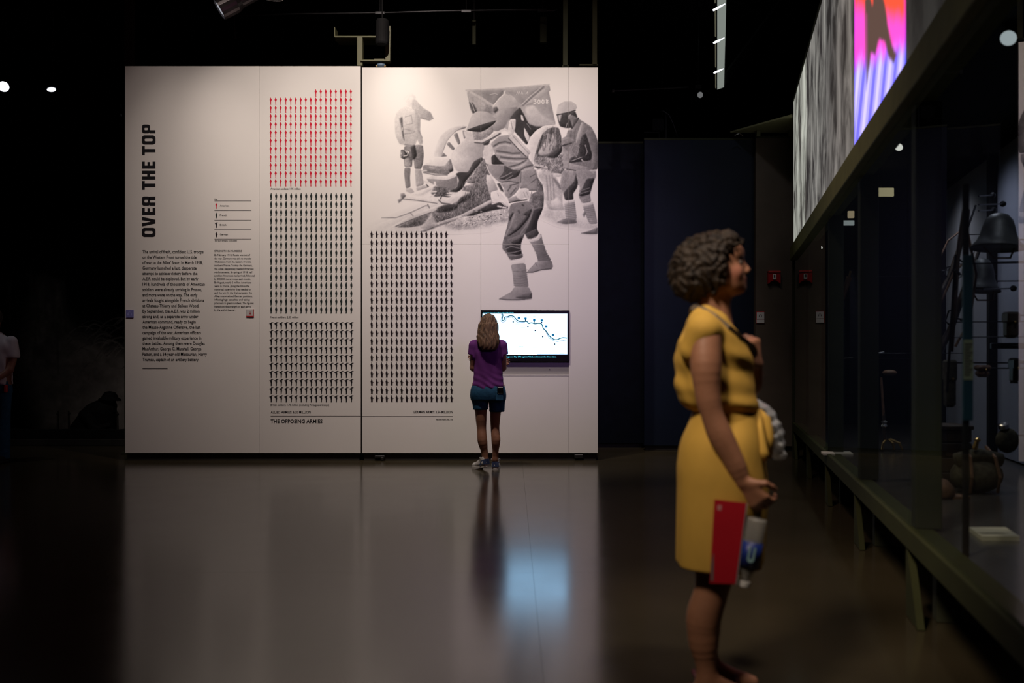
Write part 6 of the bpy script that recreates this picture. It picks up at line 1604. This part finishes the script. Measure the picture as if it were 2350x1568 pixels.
T.loft([(Dz(1290), Dx(1552), Dx(1750), -.205, .205), (Dz(1200), Dx(1553), Dx(1757), -.21, .21), (Dz(1120), Dx(1554), Dx(1762), -.21, .21), (Dz(1060), Dx(1554), Dx(1757), -.205, .205), (Dz(1010), Dx(1563), Dx(1752), -.19, .19),
        (Dz(965), Dx(1582), Dx(1744), -.155, .155), (Dz(938), Dx(1590), Dx(1735), -.140, .140)], .006, 2.3, wob=skw)
# neck opening and slanting hem
T.cap(nl(1640, 665), nl(1642, 724), .060, .062, .012, 'sub'); T.cap(nl(1654, 690), nl(1694, 766), .060, .036, .012, 'sub')
T.clip(lambda X, Y, Z: (Dz(1290) - .012 + .03 * np.abs(X - .08) - .02 * Y) - Z)
M['yellow'] = fabric('mustard_crepe', (.62, .37, .07), rough=.75, var=.06, bump=.5, bs=7, stretch=(1, 1, .5))
T.build('dress', M['yellow'], w2, part_label='mustard yellow belted dress', smooth_it=2)
bw = MB().tube([nl(1737, 940, -.03), nl(1752, 960, -.03), nl(1757, 1000, -.035), nl(1755, 1046, -.04)], [.012, .022, .026, .022], 10).tube([nl(1735, 940, -.05), nl(1738, 985, -.08), nl(1742, 1030, -.10), nl(1752, 1046, -.10)], [.012, .018, .024, .02], 10)
bw.build('belt_tie', M['yellow'], w2, local=True, smooth=True)
# hair, short and curly
H = SDF((-.20, -.15, 1.33), (.15, .15, 1.70), .0052)
H.ell(nl(1630, 590), (.102, .090, .086), .02); H.ell(nl(1600, 618), (.098, .098, .092), .04); H.ell(nl(1592, 652), (.072, .088, .062), .04); H.ell(nl(1648, 572), (.088, .080, .062), .03, tilt=.2)
for sy in (-1, 1): H.ell(nl(1640, 630, sy * .066), (.044, .030, .062), .03)
H.clip(lambda X, Y, Z: -(np.sqrt(((X - nl(1716, 0)[0]) / .082) ** 2 + ((Z - nl(0, 640)[2]) / .132) ** 2) - 1) * .08 + 0 * Y)
H.clip(lambda X, Y, Z: -(np.sqrt(((X - nl(1668, 0)[0]) / .052) ** 2 + ((Z - nl(0, 700)[2]) / .07) ** 2) - 1) * .05 + 0 * Y)
H.warp(lambda X, Y, Z: .0065 * np.sin(X * 118 + 2.2 * np.sin(Z * 62 + Y * 30)) * np.sin(Z * 104 + 2 * np.sin(X * 70)) + .0030 * np.sin(X * 210 + Z * 160 + Y * 190))
H.build('hair', hair_mat('dark_brown_hair', (.008, .005, .004), (.048, .032, .021), (45, 45, 30)), w2, part_label='short dark curly hair', smooth_it=1)
# sandals
M['plum'] = mat('plum_leather', (.11, .03, .05), .5, var=.1)
for sy, x0 in ((-.08, 1622), (.08, 1630)):
    p = nl(x0, 1550, sy) * [1, 1, 0]
    o = MB().slab([(p[0] - .05, p[1] - .028), (p[0] + .05, p[1] - .03), (p[0] + .12, p[1] - .038), (p[0] + .17, p[1] - .02), (p[0] + .175, p[1] + .01), (p[0] + .12, p[1] + .036), (p[0] + .05, p[1] + .03), (p[0] - .05, p[1] + .028)], 0.0, .012).build('sandal', M['plum'], w2, local=True)
    WLOC[o.name] = np.zeros(3)
    MB().tube([p + [.10, -.040, .006], p + [.09, -.030, .045], p + [.09, 0, .058], p + [.09, .030, .045], p + [.10, .040, .006]], .011, 8).build('strap', M['plum'], o, local=True, smooth=True)
    MB().tube([p + [-.045, -.02, .02], p + [-.06, 0, .05], p + [-.045, .02, .02]], .008, 8).build('heel_strap', M['plum'], o, local=True, smooth=True)
R2 = lambda V: np.stack([math.cos(ang) * V[:, 0] + math.sin(ang) * V[:, 1] + w2.location[0], -math.sin(ang) * V[:, 0] + math.cos(ang) * V[:, 1] + w2.location[1], V[:, 2]], 1)
def n_thing(name, label, cat, base):
    b_ = R2(np.array([base], float))[0]
    return thing(name, label, cat, tuple(b_))
# shoulder bag strap and the bag behind
t = n_thing('shoulder_bag', 'taupe strap and small dark bag slung across the woman in yellow', 'bag', nl(1700, 960, .22))
pts = [nl(1600, 735, .02), nl(1590, 716, -.02), nl(1594, 710, -.065), nl(1612, 716, -.118), nl(1640, 734, -.152), nl(1668, 757, -.152), nl(1692, 776, -.118), nl(1710, 789, -.05), nl(1724, 797, .02), nl(1731, 806, .062), nl(1733, 850, .14), nl(1722, 905, .20), nl(1690, 950, .235)]
sm_ = []
for a_, b_ in zip(pts[:-1], pts[1:]):
    for q in np.linspace(0, 1, 4)[:-1]: sm_.append(a_ + (b_ - a_) * q)
sm_.append(pts[-1])
V = []; 
for i, p in enumerate(sm_):
    d = sm_[min(i + 1, len(sm_) - 1)] - sm_[max(i - 1, 0)]; d /= np.linalg.norm(d)
    up = np.cross(d, (0, 1.0, 0)); up /= np.linalg.norm(up); nn = np.cross(up, d)
    V += [p - up * .014 - nn * .003, p + up * .014 - nn * .003, p + up * .014 + nn * .003, p - up * .014 + nn * .003]
Fs = [(i * 4 + k, i * 4 + (k + 1) % 4, (i + 1) * 4 + (k + 1) % 4, (i + 1) * 4 + k) for i in range(len(sm_) - 1) for k in range(4)] + [(3, 2, 1, 0), tuple(len(V) - 4 + k for k in range(4))]
MB().add(V, Fs).xf(R2).build('strap', mat('taupe_webbing', (.20, .155, .11), .7, var=.1), t)
MB().bbox(nl(1640, 1040, .225), nl(1720, 945, .225) + [0, .07, 0], .015).xf(R2).build('pouch', M['black'], t)
# red brochure
t = n_thing('brochure', 'red folded brochure held low in the right hand of the woman in yellow', 'brochure', nl(1660, 1303, -.235))
B4 = [nl(1638, 1125, -.235), nl(1706, 1131, -.23), nl(1683, 1303, -.24), nl(1628, 1303, -.245)]
def sheet(q, th, off=0.0):
    q = np.array(q); n = np.array([0, -1.0, 0]); return MB().add(np.concatenate([q + n * (off + th), q + n * off]), [(0, 3, 2, 1), (4, 5, 6, 7), (0, 1, 5, 4), (1, 2, 6, 5), (2, 3, 7, 6), (3, 0, 4, 7)])
sheet(B4, .003).xf(R2).build('front_cover', mat('brochure_red', (.40, .006, .016), .45, var=.05), t)
sheet([p + [.004, 0, -.003] for p in B4], .002, -.004).xf(R2).build('inner_leaf', M['white_plastic'], t)
sheet([p + [.002, 0, -.002] for p in B4], .002, -.008).xf(R2).build('back_cover', mat('brochure_red_back', (.36, .006, .014), .5), t)
sheet([nl(1645, 1136, -.235), nl(1654, 1137, -.235), nl(1653, 1148, -.235), nl(1644, 1147, -.235)], .0006, .003).xf(R2).build('emblem', mat('emblem_pink', (.5, .2, .2), .5), t)
sheet([nl(1632, 1240, -.24), nl(1637, 1240, -.24), nl(1636, 1298, -.244), nl(1630, 1298, -.244)], .0006, .0035).xf(R2).build('printed_strip', mat('strip_grey', (.12, .10, .10), .5), t)
# water bottle, neck downward
t = n_thing('water_bottle', 'clear plastic water bottle with blue label hanging upside down from her hand', 'bottle', nl(1702, 1313, -.22))
top_, bot_ = nl(1730, 1165, -.215), nl(1702, 1312, -.215); ax = top_ - bot_; Lb = np.linalg.norm(ax)
clear = glass_mat('clear_plastic', (.86, .88, .86)); 
frost = mat('plastic_shine', (.42, .41, .38), .25); frost.node_tree.nodes['Principled BSDF'].inputs['Alpha'].default_value = .45
MB().lathe([(.030, Lb), (.033, Lb - .008), (.033, Lb * .45), (.031, Lb * .36), (.024, Lb * .24), (.013, Lb * .14), (.012, .02)], bot_, ax, 24).xf(R2).build('bottle_body', frost, t, smooth=True)
MB().lathe([(.0345, Lb * .66), (.0345, Lb * .30)][::-1], bot_, ax, 24).xf(R2).build('label', mat('label_blue', (.012, .03, .20), .4), t, smooth=True)
MB().lathe([(.0165, 0), (.018, .003), (.018, .018), (.014, .02)], bot_, ax, 18).xf(R2).build('cap', M['white_plastic'], t)
u_ = ax / Lb; sd_ = np.cross(u_, (0, 1.0, 0))
em = MB()
cc = bot_ + ax * .48 + np.array([0, -.0355, 0])
for q in ([(-.012, .03), (-.005, .03), (-.005, -.01), (.004, -.01), (.004, .03), (.011, .03), (.011, -.014), (.004, -.022), (-.006, -.022), (-.012, -.014)],):
    em.add([cc + sd_ * a_ + u_ * b_ for a_, b_ in q], [list(range(len(q)))])
em.xf(R2).build('label_mark', mat('label_mark', (.25, .42, .45), .5), t)
def film_mat():
    m = mat('bag_film', (.80, .82, .82), .16, var=.12, scale=20, bump=.6, bump_scale=30)
    n, l = nodes_of(m); t_ = n.new('ShaderNodeBsdfTranslucent'); t_.inputs['Color'].default_value = (.9, .92, .92, 1)
    mx = n.new('ShaderNodeMixShader'); mx.inputs['Fac'].default_value = .35
    l.new(n['Principled BSDF'].outputs[0], mx.inputs[1]); l.new(t_.outputs[0], mx.inputs[2]); l.new(mx.outputs[0], n['Material Output'].inputs['Surface'])
    return m
# crumpled clear plastic bag hanging from her far arm
t = n_thing('plastic_bag', 'crumpled white plastic bag hanging from the raised arm of the woman in yellow', 'bag', nl(1785, 1062, .2))
G = SDF((.14, .10, .70), (.36, .32, 1.08), .006)
G.loft([(Dz(1064), Dx(1782), Dx(1813), .17, .24), (Dz(1035), Dx(1766), Dx(1809), .14, .26), (Dz(990), Dx(1751), Dx(1801), .13, .27), (Dz(955), Dx(1743), Dx(1785), .14, .26), (Dz(935), Dx(1741), Dx(1768), .165, .245), (Dz(920), Dx(1728), Dx(1742), .185, .215)], .01, 2.0,
       wob=lambda X, Y, Z: .005 * np.sin(X * 120 + Z * 60) * np.sin(Z * 85 + Y * 70) + .003 * np.sin(X * 60 - Z * 150))
V, Q = G.mesh()
MB().add(V, Q.tolist()).xf(R2).build('sack', film_mat(), t, smooth=True)
MB().tube([nl(1690, 932, .232), nl(1700, 935, .20), nl(1722, 925, .20), nl(1736, 925, .20)], .008, 8).xf(R2).build('handle', mat('bag_handle', (.45, .47, .47), .25), t, smooth=True)

# ------------------------------------------------------------------ man cut by the left edge
YM = 11.3; KM = F_PX / YM
ml = lambda px, py, y=0.0: np.array([(px + 8) / KM, y, CAM_H - (py - HY) / KM])
w3 = thing('person', 'man in white polo shirt and jeans cut by the left picture edge', 'person', (at(-8, 0, YM)[0], YM, 0))
S = SDF((-.34, -.26, -.004), (.30, .26, 1.80), .0075)
S.ell((-.03, -.02, 1.63), (.078, .098, .118), .02); S.cap((-.03, 0, 1.56), (-.03, 0, 1.44), .058, .062, .03); S.ell((-.03, -.10, 1.61), (.03, .025, .045), .03)
S.loft([(.85, -.17, .15, -.11, .11), (1.0, -.18, .16, -.11, .11), (1.2, -.19, .17, -.12, .11), (1.36, -.20, .17, -.11, .10), (1.46, -.12, .08, -.07, .07)], .03)
S.chain([(.165, 0, 1.37), (.185, 0, 1.22), (.17, -.04, 1.06)], [.058, .05, .042], .02); S.chain([(.17, -.04, 1.06), (.10, -.12, .98), (.03, -.17, .95)], [.043, .037, .028], .02)
S.chain([(-.225, 0, 1.37), (-.245, 0, 1.22), (-.23, -.04, 1.06)], [.058, .05, .042], .02); S.chain([(-.23, -.04, 1.06), (-.16, -.12, .98), (-.09, -.17, .95)], [.043, .037, .028], .02)
hand(S, (.03, -.17, .95), (-1, -.2, 0), (0, -.4, 1), (0, 1, .2), (.4,) * 4, .18); hand(S, (-.09, -.17, .95), (1, -.2, -.1), (0, -.4, 1), (0, 1, .2), (.4,) * 4, .18)
S.chain([(.07, 0, .86), (.08, 0, .48), (.08, .01, .08)], [.09, .06, .04], .03); S.chain([(-.13, 0, .86), (-.14, 0, .48), (-.14, .01, .08)], [.09, .06, .04], .03)
S.build('body', M['skin_tan'], w3, tint=painter((.25, .12, .075), []))
T = SDF((-.34, -.2, .86), (.30, .2, 1.52), .0075)
T.loft([(.885, -.20, .19, -.135, .13), (1.0, -.20, .195, -.13, .13), (1.2, -.205, .19, -.135, .125), (1.36, -.215, .185, -.125, .115), (1.44, -.15, .10, -.09, .09), (1.49, -.10, .04, -.075, .07)], .02, 2.3, wob=fold)
for q in (.165, -.225): T.cap((q, 0, 1.37), (q + .02 * np.sign(q), 0, 1.22), .072, .075, .02)
T.clip(lambda X, Y, Z: np.where(np.abs(X + .03) > .17, 1.19 - Z, .89 - Z) + 0 * Y)
T.build('polo_shirt', fabric('white_pique', (.55, .55, .58), var=.04), w3, part_label='white polo shirt')
J = SDF((-.28, -.18, .03), (.22, .18, .95), .0075)
J.loft([(.80, -.19, .165, -.13, .13), (.93, -.18, .155, -.125, .125)], .02, 2.4)
for q in (.07, -.13): J.chain([(q, 0, .84), (q * 1.05, 0, .48), (q * 1.05, .01, .06)], [.098, .078, .070], .02)
J.clip(lambda X, Y, Z: .045 - Z + 0 * X + 0 * Y)
J.build('jeans', M['denim'], w3, part_label='blue jeans')
for q in (.083, -.143):
    MB().slab([(q - .04, .07), (q + .04, .07), (q + .048, -.10), (q + .03, -.19), (q - .03, -.19), (q - .048, -.10)], 0, .03).ellipsoid((q, -.06, .04), (.045, .13, .045), 14, 10).build('shoe', M['black'], w3, local=True, smooth=True)
H = SDF((-.13, -.14, 1.55), (.08, .12, 1.80), .0075); H.ell((-.03, .0, 1.655), (.088, .108, .11), .01); H.clip(lambda X, Y, Z: np.where(Y < -.05, 1.69 - Z, 1.58 - Z) + 0 * X)
H.build('hair', hair_mat('short_dark_hair', (.015, .012, .010), (.06, .05, .04)), w3)
MB().lathe([(.064, 0), (.068, .012), (.064, .03)], (-.03, 0, 1.465), (0, -.1, 1), 20).build('lanyard', M['red'], w3, local=True, smooth=True)
MB().bbox((.13, -.11, .80), (.17, -.07, .89), .01).build('hip_pouch', M['red'], w3, local=True)

# ------------------------------------------------------------------ crouching soldier figure of the diorama
YQ = YD + .52
sd = thing('soldier_mannequin', 'black crouching soldier silhouette with brimmed helmet in the trench display', 'mannequin', (at(225, 0, YQ)[0], YQ, 0))
KD = F_PX / YQ; dl = lambda px, py, y=0.0: np.array([(px - 225) / KD, y, CAM_H - (py - HY) / KD])
S = SDF((-.55, -.28, -.01), (.40, .28, 1.0), .009)
S.loft([(0.0, dl(165, 0)[0], dl(266, 0)[0], -.20, .20), (.2, dl(160, 0)[0], dl(266, 0)[0], -.20, .20), (.34, dl(176, 0)[0], dl(266, 0)[0], -.2, .2), (.46, dl(190, 0)[0], dl(266, 0)[0], -.19, .19), (.54, dl(205, 0)[0], dl(262, 0)[0], -.15, .15), (.59, dl(222, 0)[0], dl(256, 0)[0], -.09, .09)], .04, 2.0)
S.ell(dl(252, 928), (.085, .08, .12), .03); S.ell(dl(262, 932), (.04, .04, .05), .02)
S.cap(dl(205, 950, -.18), dl(235, 985, -.22), .07, .06, .04); S.cap(dl(235, 985, -.22), dl(262, 975, -.2), .05, .04, .03)
S.build('body', M['black'], sd)
MB().lathe([(.145, -.012), (.155, -.02), (.15, 0), (.115, .02), (.10, .055), (.07, .095), (.01, .11)], dl(252, 916), (.04, 0, 1), 26).build('helmet', M['black'], sd, local=True, smooth=True)
